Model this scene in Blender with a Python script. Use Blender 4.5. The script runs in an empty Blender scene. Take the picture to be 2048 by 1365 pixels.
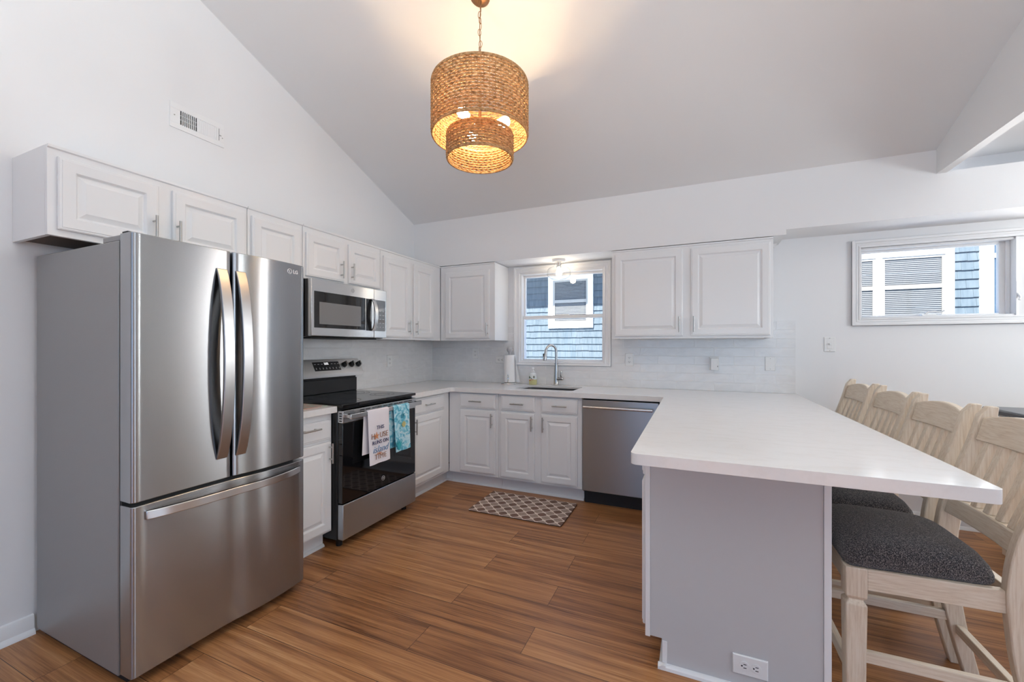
import bpy, bmesh, math, random
from mathutils import Vector, Matrix, noise
random.seed(7)
SC = bpy.context.scene
COL = SC.collection

# ------------------------------------------------------------------ camera
CAM_LOC = (2.7385, -3.9789, 1.2922)
cam_data = bpy.data.cameras.new('camera')
cam = bpy.data.objects.new('camera', cam_data)
COL.objects.link(cam)
cam.location = CAM_LOC
cam.rotation_euler = (math.radians(90), 0, 0.4129)
cam_data.sensor_fit = 'HORIZONTAL'
cam_data.sensor_width = 36.0
cam_data.lens = 36.0 * 830.03 / 2048.0
cam_data.shift_y = 11.8 / 2048.0
cam_data.clip_start = 0.05
SC.camera = cam

# ------------------------------------------------------------------ world, sun, window light, exposure
SC.view_settings.view_transform = 'Standard'
SC.view_settings.look = 'None'
SC.view_settings.exposure = 0.0
SC.view_settings.gamma = 1.0
SC.view_settings.use_curve_mapping = False
world = bpy.data.worlds.new('sky'); SC.world = world
world.use_nodes = True
wn = world.node_tree.nodes; wl = world.node_tree.links
bg = wn['Background']
bg.inputs['Strength'].default_value = 2.0
tc = wn.new('ShaderNodeTexCoord'); sep = wn.new('ShaderNodeSeparateXYZ'); rampw = wn.new('ShaderNodeValToRGB')
wl.new(tc.outputs['Generated'], sep.inputs[0]); wl.new(sep.outputs['Z'], rampw.inputs[0])
rampw.color_ramp.elements[0].color = (0.40, 0.66, 1.0, 1); rampw.color_ramp.elements[0].position = 0.0
rampw.color_ramp.elements[1].color = (0.16, 0.40, 1.0, 1); rampw.color_ramp.elements[1].position = 0.7
wl.new(rampw.outputs[0], bg.inputs['Color'])

def add_light(name, typ, loc, energy, color=(1, 1, 1), direction=None, size=None, size_y=None, radius=None):
    d = bpy.data.lights.new(name, typ); d.energy = energy; d.color = color
    o = bpy.data.objects.new(name, d); COL.objects.link(o); o.location = loc
    if direction is not None:
        o.rotation_euler = Vector(direction).to_track_quat('-Z', 'Y').to_euler()
    if typ == 'AREA':
        d.shape = 'RECTANGLE'; d.size = size; d.size_y = size_y
    if radius is not None:
        d.shadow_soft_size = radius
    return o

sun = add_light('sun', 'SUN', (0, -20, 25), 22.0, (1.0, 0.95, 0.88), direction=(0.3, 0.75, -1.0))
sun.data.angle = math.radians(0.6)
# daylight filling the big windows of the part of the room behind and beside the camera
add_light('daylight_right', 'AREA', (6.98, -3.6, 1.25), 28, (0.94, 0.985, 0.99), direction=(-1, 0.0, 0.0), size=1.9, size_y=2.0)
# unseen fill lights added: one onto the ceiling, one at the dining side
add_light('ceiling_fill', 'AREA', (2.9, -4.4, 2.2), 80, (0.925, 0.985, 0.99), direction=(0, 0.08, 1), size=3.2, size_y=0.6)
add_light('dining_fill', 'POINT', (5.7, -1.3, 1.82), 42, (0.96, 0.99, 0.97), radius=0.16)
# area light added in the unseen second window, for fridge streaks and soffit
add_light('window_fill', 'AREA', (5.45, 0.05, 1.78), 42, (1.0, 0.99, 0.97), direction=(0, -1, 0), size=0.78, size_y=0.52)

# ------------------------------------------------------------------ materials
MATS = {}
def mat(name, color=(0.8, 0.8, 0.8), rough=0.5, metal=0.0, spec=0.5, coat=0.0, emit=None, estr=0.0, aniso=0.0):
    if name in MATS: return MATS[name]
    m = bpy.data.materials.new(name); m.use_nodes = True
    b = m.node_tree.nodes['Principled BSDF']
    b.inputs['Base Color'].default_value = (*color, 1)
    b.inputs['Roughness'].default_value = rough
    b.inputs['Metallic'].default_value = metal
    b.inputs['Specular IOR Level'].default_value = spec
    if coat: b.inputs['Coat Weight'].default_value = coat; b.inputs['Coat Roughness'].default_value = 0.08
    if aniso: b.inputs['Anisotropic'].default_value = aniso
    if emit: b.inputs['Emission Color'].default_value = (*emit, 1); b.inputs['Emission Strength'].default_value = estr
    MATS[name] = m
    return m
def bsdf(m): return m.node_tree.nodes['Principled BSDF']
def nd(m, t, **kw):
    n = m.node_tree.nodes.new(t)
    for k, v in kw.items():
        if k in n.inputs: n.inputs[k].default_value = v
        else: setattr(n, k, v)
    return n
def lk(m, a, b): m.node_tree.links.new(a, b)
def ramp(m, stops, interp='LINEAR'):
    r = nd(m, 'ShaderNodeValToRGB'); cr = r.color_ramp; cr.interpolation = interp
    while len(cr.elements) < len(stops): cr.elements.new(0.5)
    for e, (p, c) in zip(cr.elements, stops): e.position = p; e.color = (*c, 1)
    return r
def coords(m, scale=(1, 1, 1), rot=(0, 0, 0), src='Object', loc=(0, 0, 0)):
    t = nd(m, 'ShaderNodeTexCoord'); mp = nd(m, 'ShaderNodeMapping')
    mp.inputs['Scale'].default_value = scale; mp.inputs['Rotation'].default_value = rot; mp.inputs['Location'].default_value = loc
    lk(m, t.outputs[src], mp.inputs[0]); return mp
def bump(m, height, strength=0.2, dist=0.002):
    b = nd(m, 'ShaderNodeBump'); b.inputs['Strength'].default_value = strength; b.inputs['Distance'].default_value = dist
    lk(m, height, b.inputs['Height']); lk(m, b.outputs[0], bsdf(m).inputs['Normal']); return b
def math_(m, op, a, b=None, c=None):
    n = nd(m, 'ShaderNodeMath', operation=op)
    for i, x in enumerate((a, b, c)):
        if x is None: continue
        if isinstance(x, (int, float)): n.inputs[i].default_value = x
        else: lk(m, x, n.inputs[i])
    return n.outputs[0]

WALL = mat('wall_paint', (0.86, 0.86, 0.865), 0.55, spec=0.3)
CEIL = mat('ceiling_paint', (0.83, 0.83, 0.835), 0.7, spec=0.2)
TRIM = mat('trim_white', (0.88, 0.88, 0.88), 0.32)
CAB = mat('cabinet_white', (0.86, 0.86, 0.86), 0.30)
PANEL = mat('panel_grey_paint', (0.60, 0.60, 0.605), 0.35)
PLATE = mat('plate_white', (0.87, 0.87, 0.86), 0.35)
DARK = mat('dark_slot', (0.02, 0.02, 0.022), 0.6)
BLACK = mat('black_enamel', (0.012, 0.012, 0.013), 0.28)
BGLASS = mat('black_glass', (0.006, 0.006, 0.007), 0.04, spec=0.6)
NICKEL = mat('brushed_nickel', (0.52, 0.51, 0.49), 0.30, 1.0)
CHROME = mat('chrome', (0.78, 0.78, 0.78), 0.08, 1.0)
FAUCET = mat('faucet_steel', (0.55, 0.54, 0.52), 0.22, 1.0)
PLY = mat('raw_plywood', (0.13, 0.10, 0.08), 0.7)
BRONZE = mat('bronze', (0.30, 0.17, 0.09), 0.38, 0.8)
KICKBLACK = mat('kick_black', (0.012, 0.012, 0.015), 0.6)
PLASTIC = mat('white_plastic', (0.85, 0.85, 0.84), 0.3)
PAPER = mat('paper', (0.90, 0.90, 0.90), 0.95, spec=0.1)
SILVERPRINT = mat('silver_print', (0.85, 0.85, 0.86), 0.35, 0.4)
WHITEPRINT = mat('white_print', (0.9, 0.9, 0.9), 0.5, emit=(1, 1, 1), estr=0.9)
GREYPRINT = mat('grey_print', (0.45, 0.45, 0.46), 0.5)

def steel(name, col, rough, vertical=True, aniso=0.85, grain=(3, 3, 1400)):
    m = mat(name, col, rough, 1.0)
    b = bsdf(m); b.inputs['Anisotropic'].default_value = aniso
    c = nd(m, 'ShaderNodeCombineXYZ'); c.inputs[2].default_value = 1.0
    lk(m, c.outputs[0], b.inputs['Tangent'])
    return m
STEEL = steel('stainless_steel', (0.42, 0.435, 0.455), 0.25, aniso=1.0)
STEEL_L = steel('stainless_light', (0.64, 0.65, 0.66), 0.26)
STEEL_H = steel('stainless_handle', (0.46, 0.465, 0.475), 0.30, aniso=0.6)
STEEL_P = steel('stainless_panel', (0.86, 0.86, 0.86), 0.36, aniso=0.3)  # lighter steel copy, window reflection on the control panel put into its colour
STEEL_D = steel('stainless_drawer', (0.52, 0.57, 0.61), 0.34, aniso=0.8)
STEEL_DW = steel('stainless_dishwasher', (0.38, 0.395, 0.405), 0.30)
# fridge side: grey pebbled enamel
SIDE = mat('grey_enamel', (0.33, 0.33, 0.33), 0.42, 0.35)
_mp = coords(SIDE, (420, 420, 260)); _n = nd(SIDE, 'ShaderNodeTexNoise'); _n.inputs['Scale'].default_value = 1; lk(SIDE, _mp.outputs[0], _n.inputs['Vector'])
bump(SIDE, _n.outputs[0], 0.35, 0.001)

# quartz
QUARTZ = mat('quartz', (0.87, 0.855, 0.84), 0.12)
_mp = coords(QUARTZ, (3, 9, 3)); _n = nd(QUARTZ, 'ShaderNodeTexNoise'); _n.inputs['Scale'].default_value = 3.0; _n.inputs['Detail'].default_value = 8; _n.inputs['Roughness'].default_value = 0.7
lk(QUARTZ, _mp.outputs[0], _n.inputs['Vector'])
_r = ramp(QUARTZ, [(0.0, (0.80, 0.77, 0.745)), (0.40, (0.83, 0.81, 0.79)), (0.5, (0.855, 0.84, 0.825)), (1.0, (0.865, 0.85, 0.84))])
lk(QUARTZ, _n.outputs[0], _r.inputs[0]); lk(QUARTZ, _r.outputs[0], bsdf(QUARTZ).inputs['Base Color'])

# floor: wood planks running along X
FLOOR = mat('wood_planks', (0.25, 0.13, 0.06), 0.33, spec=0.45)
def build_floor_mat(m):
    mp = coords(m, (1, 1, 1), src='Object', loc=(0.37, 0.05, 0))
    br = nd(m, 'ShaderNodeTexBrick'); br.offset = 0.37; br.squash = 1.0
    br.inputs['Scale'].default_value = 1.0; br.inputs['Brick Width'].default_value = 1.22; br.inputs['Row Height'].default_value = 0.178
    br.inputs['Mortar Size'].default_value = 0.0012; br.inputs['Mortar Smooth'].default_value = 0.1; br.inputs['Bias'].default_value = 0.0
    br.inputs['Color1'].default_value = (0, 0, 0, 1); br.inputs['Color2'].default_value = (1, 1, 1, 1); br.inputs['Mortar'].default_value = (0.5, 0.5, 0.5, 1)
    lk(m, mp.outputs[0], br.inputs['Vector'])
    # grain : stretched noise, shifted per plank
    sx = nd(m, 'ShaderNodeVectorMath', operation='MULTIPLY'); sx.inputs[1].default_value = (1.1, 24, 1)
    lk(m, mp.outputs[0], sx.inputs[0])
    sh = nd(m, 'ShaderNodeVectorMath', operation='MULTIPLY'); sh.inputs[1].default_value = (7.3, 0, 31.0); lk(m, br.outputs['Color'], sh.inputs[0])
    ad = nd(m, 'ShaderNodeVectorMath', operation='ADD'); lk(m, sx.outputs[0], ad.inputs[0]); lk(m, sh.outputs[0], ad.inputs[1])
    n1 = nd(m, 'ShaderNodeTexNoise'); n1.inputs['Scale'].default_value = 1.0; n1.inputs['Detail'].default_value = 5; n1.inputs['Roughness'].default_value = 0.6; n1.inputs['Distortion'].default_value = 0.6
    lk(m, ad.outputs[0], n1.inputs['Vector'])
    s2 = nd(m, 'ShaderNodeVectorMath', operation='MULTIPLY'); s2.inputs[1].default_value = (2.5, 95, 1); lk(m, ad.outputs[0], s2.inputs[0])
    s2.inputs[1].default_value = (2.2, 7, 1)
    n2 = nd(m, 'ShaderNodeTexNoise'); n2.inputs['Scale'].default_value = 1.0; n2.inputs['Detail'].default_value = 3; lk(m, s2.outputs[0], n2.inputs['Vector'])
    s3 = nd(m, 'ShaderNodeVectorMath', operation='MULTIPLY'); s3.inputs[1].default_value = (6, 22, 1); lk(m, ad.outputs[0], s3.inputs[0])
    n3 = nd(m, 'ShaderNodeTexNoise'); n3.inputs['Scale'].default_value = 1.0; n3.inputs['Detail'].default_value = 2; lk(m, s3.outputs[0], n3.inputs['Vector'])
    mixv = math_(m, 'ADD', math_(m, 'MULTIPLY', n1.outputs[0], 0.55), math_(m, 'ADD', math_(m, 'MULTIPLY', n2.outputs[0], 0.27), math_(m, 'MULTIPLY', n3.outputs[0], 0.18)))
    shade = math_(m, 'ADD', mixv, math_(m, 'MULTIPLY', math_(m, 'SUBTRACT', br.outputs['Color'], 0.5), 0.10))
    r = ramp(m, [(0.30, (0.085, 0.032, 0.013)), (0.42, (0.255, 0.105, 0.040)), (0.50, (0.375, 0.165, 0.062)), (0.58, (0.48, 0.23, 0.092)), (0.70, (0.66, 0.38, 0.18))])
    lk(m, shade, r.inputs[0])
    mx = nd(m, 'ShaderNodeMix', data_type='RGBA'); mx.inputs['A'].default_value = (0, 0, 0, 1)
    lk(m, br.outputs['Fac'], mx.inputs['Factor']); lk(m, r.outputs[0], mx.inputs[6]); mx.inputs[7].default_value = (0.07, 0.03, 0.015, 1)
    lk(m, mx.outputs[2], bsdf(m).inputs['Base Color'])
    rr = nd(m, 'ShaderNodeMapRange'); rr.inputs[3].default_value = 0.26; rr.inputs[4].default_value = 0.42; lk(m, n1.outputs[0], rr.inputs[0]); lk(m, rr.outputs[0], bsdf(m).inputs['Roughness'])
    h = math_(m, 'SUBTRACT', math_(m, 'MULTIPLY', mixv, 0.5), br.outputs['Fac'])
    bump(m, h, 0.25, 0.002)
build_floor_mat(FLOOR)

# handmade subway tile; u runs along the wall, v up
def tile_mat(name, axis):
    m = mat(name, (0.86, 0.86, 0.86), 0.09)
    t = nd(m, 'ShaderNodeTexCoord'); s = nd(m, 'ShaderNodeSeparateXYZ'); lk(m, t.outputs['Object'], s.inputs[0])
    c = nd(m, 'ShaderNodeCombineXYZ'); lk(m, s.outputs['X' if axis == 'x' else 'Y'], c.inputs[0])
    lk(m, math_(m, 'SUBTRACT', s.outputs['Z'], 0.914), c.inputs[1])
    br = nd(m, 'ShaderNodeTexBrick'); br.offset = 0.5
    br.inputs['Scale'].default_value = 1; br.inputs['Brick Width'].default_value = 0.305; br.inputs['Row Height'].default_value = 0.0742
    br.inputs['Mortar Size'].default_value = 0.0022; br.inputs['Mortar Smooth'].default_value = 0.25
    br.inputs['Color1'].default_value = (0, 0, 0, 1); br.inputs['Color2'].default_value = (1, 1, 1, 1)
    lk(m, c.outputs[0], br.inputs['Vector'])
    sh = nd(m, 'ShaderNodeVectorMath', operation='MULTIPLY'); sh.inputs[1].default_value = (9, 17, 5); lk(m, br.outputs['Color'], sh.inputs[0])
    sc = nd(m, 'ShaderNodeVectorMath', operation='MULTIPLY'); sc.inputs[1].default_value = (9, 17, 9); lk(m, c.outputs[0], sc.inputs[0])
    ad = nd(m, 'ShaderNodeVectorMath', operation='ADD'); lk(m, sc.outputs[0], ad.inputs[0]); lk(m, sh.outputs[0], ad.inputs[1])
    n = nd(m, 'ShaderNodeTexNoise'); n.inputs['Scale'].default_value = 1; n.inputs['Detail'].default_value = 3; n.inputs['Distortion'].default_value = 0.8; lk(m, ad.outputs[0], n.inputs['Vector'])
    r = ramp(m, [(0.25, (0.80, 0.80, 0.80)), (0.7, (0.87, 0.87, 0.87))]); lk(m, n.outputs[0], r.inputs[0])
    mx = nd(m, 'ShaderNodeMix', data_type='RGBA'); lk(m, br.outputs['Fac'], mx.inputs['Factor']); lk(m, r.outputs[0], mx.inputs[6]); mx.inputs[7].default_value = (0.90, 0.90, 0.90, 1)
    lk(m, mx.outputs[2], bsdf(m).inputs['Base Color'])
    rg = math_(m, 'ADD', math_(m, 'MULTIPLY', br.outputs['Fac'], 0.6), 0.09); lk(m, rg, bsdf(m).inputs['Roughness'])
    h = math_(m, 'SUBTRACT', math_(m, 'MULTIPLY', n.outputs[0], 0.9), math_(m, 'MULTIPLY', br.outputs['Fac'], 0.5))
    bump(m, h, 0.8, 0.004)
    return m
TILE_B = tile_mat('subway_tile', 'x'); TILE_L = tile_mat('subway_tile_side', 'y')

# washed oak of the stools
def wood_mat(name, stops, scale, rough=0.5):
    m = mat(name, (0.5, 0.42, 0.33), rough)
    mp = coords(m, scale); n = nd(m, 'ShaderNodeTexNoise'); n.inputs['Scale'].default_value = 1; n.inputs['Detail'].default_value = 6; n.inputs['Roughness'].default_value = 0.65; n.inputs['Distortion'].default_value = 0.4
    lk(m, mp.outputs[0], n.inputs['Vector'])
    r = ramp(m, stops); lk(m, n.outputs[0], r.inputs[0]); lk(m, r.outputs[0], bsdf(m).inputs['Base Color'])
    bump(m, n.outputs[0], 0.15, 0.001)
    return m
OAKSTOPS = [(0.3, (0.65, 0.52, 0.385)), (0.5, (0.77, 0.65, 0.51)), (0.7, (0.84, 0.745, 0.62))]
OAK_V = wood_mat('washed_oak_upright', OAKSTOPS, (170, 170, 9))
OAK_X = wood_mat('washed_oak_x', OAKSTOPS, (9, 170, 170))
OAK_Y = wood_mat('washed_oak_y', OAKSTOPS, (170, 9, 170))
TABLETOP = wood_mat('dark_table_top', [(0.3, (0.018, 0.022, 0.028)), (0.5, (0.04, 0.045, 0.052)), (0.7, (0.085, 0.09, 0.10))], (60, 3, 60), 0.25)

# tweed
TWEED = mat('charcoal_tweed', (0.06, 0.055, 0.055), 0.9, spec=0.2)
def build_tweed(m):
    mp = coords(m, (1, 1, 1), rot=(0, 0, 0.6))
    v = nd(m, 'ShaderNodeTexVoronoi'); v.inputs['Scale'].default_value = 420; lk(m, mp.outputs[0], v.inputs['Vector'])
    n = nd(m, 'ShaderNodeTexNoise'); n.inputs['Scale'].default_value = 330; n.inputs['Detail'].default_value = 2; lk(m, mp.outputs[0], n.inputs['Vector'])
    r = ramp(m, [(0.38, (0.018, 0.018, 0.021)), (0.50, (0.075, 0.068, 0.068)), (0.66, (0.30, 0.265, 0.25))]); lk(m, n.outputs[0], r.inputs[0])
    lk(m, r.outputs[0], bsdf(m).inputs['Base Color'])
    bump(m, v.outputs['Distance'], 0.8, 0.003)
    bsdf(m).inputs['Sheen Weight'].default_value = 0.25
build_tweed(TWEED)

# rope weave
ROPE = mat('woven_rope', (0.42, 0.24, 0.10), 0.75, spec=0.2)
def build_rope(m):
    mp = coords(m, (60, 60, 60)); n = nd(m, 'ShaderNodeTexNoise'); n.inputs['Scale'].default_value = 1; n.inputs['Detail'].default_value = 4; lk(m, mp.outputs[0], n.inputs['Vector'])
    r = ramp(m, [(0.3, (0.36, 0.20, 0.09)), (0.5, (0.62, 0.40, 0.20)), (0.72, (0.80, 0.58, 0.33))]); lk(m, n.outputs[0], r.inputs[0])
    lk(m, r.outputs[0], bsdf(m).inputs['Base Color'])
    tr = nd(m, 'ShaderNodeBsdfTranslucent'); lk(m, r.outputs[0], tr.inputs['Color'])
    mx = nd(m, 'ShaderNodeMixShader'); mx.inputs[0].default_value = 0.35
    lk(m, bsdf(m).outputs[0], mx.inputs[1]); lk(m, tr.outputs[0], mx.inputs[2])
    lk(m, mx.outputs[0], m.node_tree.nodes['Material Output'].inputs['Surface'])
build_rope(ROPE)

def glass_mat(name, tint=(1, 1, 1), refl=1.0):
    m = bpy.data.materials.new(name); m.use_nodes = True; MATS[name] = m
    nt = m.node_tree; nt.nodes.remove(nt.nodes['Principled BSDF'])
    t = nd(m, 'ShaderNodeBsdfTransparent'); t.inputs[0].default_value = (*tint, 1)
    g = nd(m, 'ShaderNodeBsdfGlossy'); g.inputs['Roughness'].default_value = 0.01
    lw = nd(m, 'ShaderNodeLayerWeight'); lw.inputs[0].default_value = 0.5
    fc_ = math_(m, 'POWER', lw.outputs['Facing'], 4.0)
    f0 = math_(m, 'ADD', math_(m, 'MULTIPLY', fc_, 0.75), 0.045)
    mx = nd(m, 'ShaderNodeMixShader')
    lk(m, math_(m, 'MULTIPLY', f0, refl), mx.inputs[0]); lk(m, t.outputs[0], mx.inputs[1]); lk(m, g.outputs[0], mx.inputs[2])
    lk(m, mx.outputs[0], nt.nodes['Material Output'].inputs['Surface'])
    return m
GLASS = glass_mat('window_glass', (0.97, 0.98, 0.98))
BOWLGLASS = glass_mat('clear_shade_glass', (0.96, 0.965, 0.965), 1.3)

# rug : lattice of rounded diamonds
RUG = mat('rug_weave', (0.4, 0.3, 0.25), 0.9, spec=0.1)
def build_rug(m):
    t = nd(m, 'ShaderNodeTexCoord'); s = nd(m, 'ShaderNodeSeparateXYZ'); lk(m, t.outputs['Object'], s.inputs[0])
    k = 2 * math.pi / 0.095
    cx = math_(m, 'COSINE', math_(m, 'MULTIPLY', s.outputs['X'], k)); cy = math_(m, 'COSINE', math_(m, 'MULTIPLY', s.outputs['Y'], k))
    f = math_(m, 'ADD', cx, cy)
    side = math_(m, 'GREATER_THAN', f, 0.0)
    edge = math_(m, 'LESS_THAN', math_(m, 'ABSOLUTE', f), 0.30)
    n = nd(m, 'ShaderNodeTexNoise'); n.inputs['Scale'].default_value = 520; lk(m, t.outputs['Object'], n.inputs['Vector'])
    sp = math_(m, 'GREATER_THAN', n.outputs[0], 0.5)
    n2 = nd(m, 'ShaderNodeTexNoise'); n2.inputs['Scale'].default_value = 14; lk(m, t.outputs['Object'], n2.inputs['Vector'])
    dk = nd(m, 'ShaderNodeMix', data_type='RGBA'); lk(m, n2.outputs[0], dk.inputs['Factor']); dk.inputs[6].default_value = (0.16, 0.115, 0.09, 1); dk.inputs[7].default_value = (0.26, 0.15, 0.125, 1)
    lt = nd(m, 'ShaderNodeMix', data_type='RGBA'); lk(m, sp, lt.inputs['Factor']); lt.inputs[6].default_value = (0.50, 0.39, 0.33, 1); lt.inputs[7].default_value = (0.27, 0.20, 0.165, 1)
    a = nd(m, 'ShaderNodeMix', data_type='RGBA'); lk(m, side, a.inputs['Factor']); lk(m, lt.outputs[2], a.inputs[6]); lk(m, dk.outputs[2], a.inputs[7])
    b = nd(m, 'ShaderNodeMix', data_type='RGBA'); lk(m, edge, b.inputs['Factor']); lk(m, a.outputs[2], b.inputs[6]); b.inputs[7].default_value = (0.78, 0.67, 0.60, 1)
    lk(m, b.outputs[2], bsdf(m).inputs['Base Color'])
build_rug(RUG)
RUGEDGE = mat('rug_back', (0.10, 0.06, 0.045), 0.8)

TOWEL = mat('white_cotton', (0.84, 0.80, 0.83), 0.95, spec=0.1)
BTOWEL = mat('sea_print_cotton', (0.3, 0.7, 0.8), 0.95, spec=0.1)
def build_btowel(m):
    mp = coords(m, (1, 1, 1)); n = nd(m, 'ShaderNodeTexNoise'); n.inputs['Scale'].default_value = 26; n.inputs['Detail'].default_value = 4; n.inputs['Distortion'].default_value = 1.2; lk(m, mp.outputs[0], n.inputs['Vector'])
    r = ramp(m, [(0.30, (0.05, 0.26, 0.42)), (0.42, (0.16, 0.52, 0.66)), (0.55, (0.48, 0.77, 0.86)), (0.72, (0.74, 0.88, 0.92))]); lk(m, n.outputs[0], r.inputs[0])
    lk(m, r.outputs[0], bsdf(m).inputs['Base Color'])
build_btowel(BTOWEL)
BOARD = mat('pastel_print', (0.6, 0.5, 0.4), 0.25)
def build_board(m):
    mp = coords(m, (1, 1, 1)); n = nd(m, 'ShaderNodeTexNoise'); n.inputs['Scale'].default_value = 22; n.inputs['Detail'].default_value = 2; lk(m, mp.outputs[0], n.inputs['Vector'])
    r = ramp(m, [(0.32, (0.42, 0.50, 0.40)), (0.45, (0.60, 0.50, 0.42)), (0.55, (0.62, 0.38, 0.31)), (0.68, (0.66, 0.58, 0.46))]); lk(m, n.outputs[0], r.inputs[0])
    lk(m, r.outputs[0], bsdf(m).inputs['Base Color'])
build_board(BOARD)

# shingles
SHINGLE = mat('blue_shingle', (0.42, 0.52, 0.60), 0.85, spec=0.1)
def build_shingle(m):
    mp = coords(m, (24, 1, 3)); n = nd(m, 'ShaderNodeTexNoise'); n.inputs['Scale'].default_value = 1; n.inputs['Detail'].default_value = 4; lk(m, mp.outputs[0], n.inputs['Vector'])
    r = ramp(m, [(0.3, (0.088, 0.118, 0.142)), (0.55, (0.116, 0.148, 0.172)), (0.75, (0.134, 0.166, 0.190))]); lk(m, n.outputs[0], r.inputs[0])
    lk(m, r.outputs[0], bsdf(m).inputs['Base Color'])
build_shingle(SHINGLE)
NTRIM = mat('neighbor_trim', (0.90, 0.90, 0.90), 0.5)
NSASH = mat('neighbor_sash', (0.40, 0.385, 0.35), 0.5)
NPANE = mat('dark_pane', (0.02, 0.024, 0.03), 0.03, spec=0.6)
NPANE2 = mat('reflecting_pane', (0.05, 0.08, 0.12), 0.02, spec=1.0, coat=0.6)
BLIND = mat('blind_slat', (0.165, 0.17, 0.17), 0.6)

# ------------------------------------------------------------------ mesh helpers
ORIG = {}
class MB:
    def __init__(s): s.v = []; s.f = []
    def add(s, vs, fs):
        o = len(s.v); s.v += [tuple(x) for x in vs]; s.f += [tuple(i + o for i in f) for f in fs]; return s
    def box(s, x0, x1, y0, y1, z0, z1):
        return s.add([(x0, y0, z0), (x1, y0, z0), (x1, y1, z0), (x0, y1, z0), (x0, y0, z1), (x1, y0, z1), (x1, y1, z1), (x0, y1, z1)],
                     [(0, 3, 2, 1), (4, 5, 6, 7), (0, 1, 5, 4), (1, 2, 6, 5), (2, 3, 7, 6), (3, 0, 4, 7)])
    def tube(s, pts, r, n=8, closed=False, caps=True, flat=None):
        pts = [Vector(p) for p in pts]; m = len(pts)
        rad = r if isinstance(r, (list, tuple)) else [r] * m
        up = None; rings = []
        for i in range(m):
            if closed: t = pts[(i + 1) % m] - pts[i - 1]
            else: t = pts[min(i + 1, m - 1)] - pts[max(i - 1, 0)]
            t.normalize()
            if up is None:
                a = Vector((0, 0, 1)) if abs(t.z) < 0.9 else Vector((1, 0, 0))
                up = (a - t * a.dot(t)).normalized()
            else:
                up = (up - t * up.dot(t)).normalized()
            sd = t.cross(up)
            rings.append([pts[i] + (up * math.cos(2 * math.pi * k / n) + sd * math.sin(2 * math.pi * k / n)) * rad[i] for k in range(n)])
        vs = [p for rr in rings for p in rr]; fs = []
        for i in range(m if closed else m - 1):
            j = (i + 1) % m
            for k in range(n):
                fs.append((i * n + k, i * n + (k + 1) % n, j * n + (k + 1) % n, j * n + k))
        if caps and not closed:
            fs.append(tuple(reversed(range(n)))); fs.append(tuple((m - 1) * n + k for k in range(n)))
        return s.add(vs, fs)
    def cyl(s, p0, p1, r, n=16): return s.tube([p0, p1], r, n)
    def cone(s, p0, p1, r0, r1, n=16): return s.tube([p0, p1], [r0, r1], n)
    def lathe(s, prof, c=(0, 0, 0), n=32, closed=False):
        vs = []; fs = []; m = len(prof)
        for (r, z) in prof:
            for k in range(n):
                a = 2 * math.pi * k / n; vs.append((c[0] + r * math.cos(a), c[1] + r * math.sin(a), c[2] + z))
        for i in range(m if closed else m - 1):
            j = (i + 1) % m
            for k in range(n): fs.append((i * n + k, i * n + (k + 1) % n, j * n + (k + 1) % n, j * n + k))
        if not closed:
            if prof[0][0] > 1e-6: fs.append(tuple(reversed(range(n))))
            if prof[-1][0] > 1e-6: fs.append(tuple((m - 1) * n + k for k in range(n)))
        return s.add(vs, fs)
    def prism(s, poly, axis, a0, a1):
        n = len(poly)
        def P(p, a): return {'x': (a, p[0], p[1]), 'y': (p[0], a, p[1]), 'z': (p[0], p[1], a)}[axis]
        vs = [P(p, a0) for p in poly] + [P(p, a1) for p in poly]
        fs = [tuple(reversed(range(n))), tuple(range(n, 2 * n))] + [(i, (i + 1) % n, n + (i + 1) % n, n + i) for i in range(n)]
        return s.add(vs, fs)
    def sphere(s, c, r, n=16, m=10, sc=(1, 1, 1)):
        vs = [(c[0], c[1], c[2] - r * sc[2])]; fs = []
        for i in range(1, m):
            a = math.pi * i / m - math.pi / 2
            for k in range(n):
                b = 2 * math.pi * k / n
                vs.append((c[0] + r * sc[0] * math.cos(a) * math.cos(b), c[1] + r * sc[1] * math.cos(a) * math.sin(b), c[2] + r * sc[2] * math.sin(a)))
        vs.append((c[0], c[1], c[2] + r * sc[2]))
        for k in range(n): fs.append((0, 1 + (k + 1) % n, 1 + k))
        for i in range(m - 2):
            for k in range(n): fs.append((1 + i * n + k, 1 + i * n + (k + 1) % n, 1 + (i + 1) * n + (k + 1) % n, 1 + (i + 1) * n + k))
        t = len(vs) - 1; b = 1 + (m - 2) * n
        for k in range(n): fs.append((t, b + k, b + (k + 1) % n))
        return s.add(vs, fs)
    def torus(s, c, R, r, axis='z', n=40, m=8):
        pts = []
        for k in range(n):
            a = 2 * math.pi * k / n; u, w = R * math.cos(a), R * math.sin(a)
            pts.append({'z': (c[0] + u, c[1] + w, c[2]), 'x': (c[0], c[1] + u, c[2] + w), 'y': (c[0] + u, c[1], c[2] + w)}[axis])
        return s.tube(pts, r, m, closed=True)
    def loops(s, loops, cap0=True, cap1=True):
        n = len(loops[0]); vs = [p for l in loops for p in l]; fs = []
        for i in range(len(loops) - 1):
            for k in range(n): fs.append((i * n + k, i * n + (k + 1) % n, (i + 1) * n + (k + 1) % n, (i + 1) * n + k))
        if cap0: fs.append(tuple(reversed(range(n))))
        if cap1: fs.append(tuple((len(loops) - 1) * n + k for k in range(n)))
        return s.add(vs, fs)
    def xf(s, fn): s.v = [tuple(fn(*p)) for p in s.v]; return s
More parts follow.
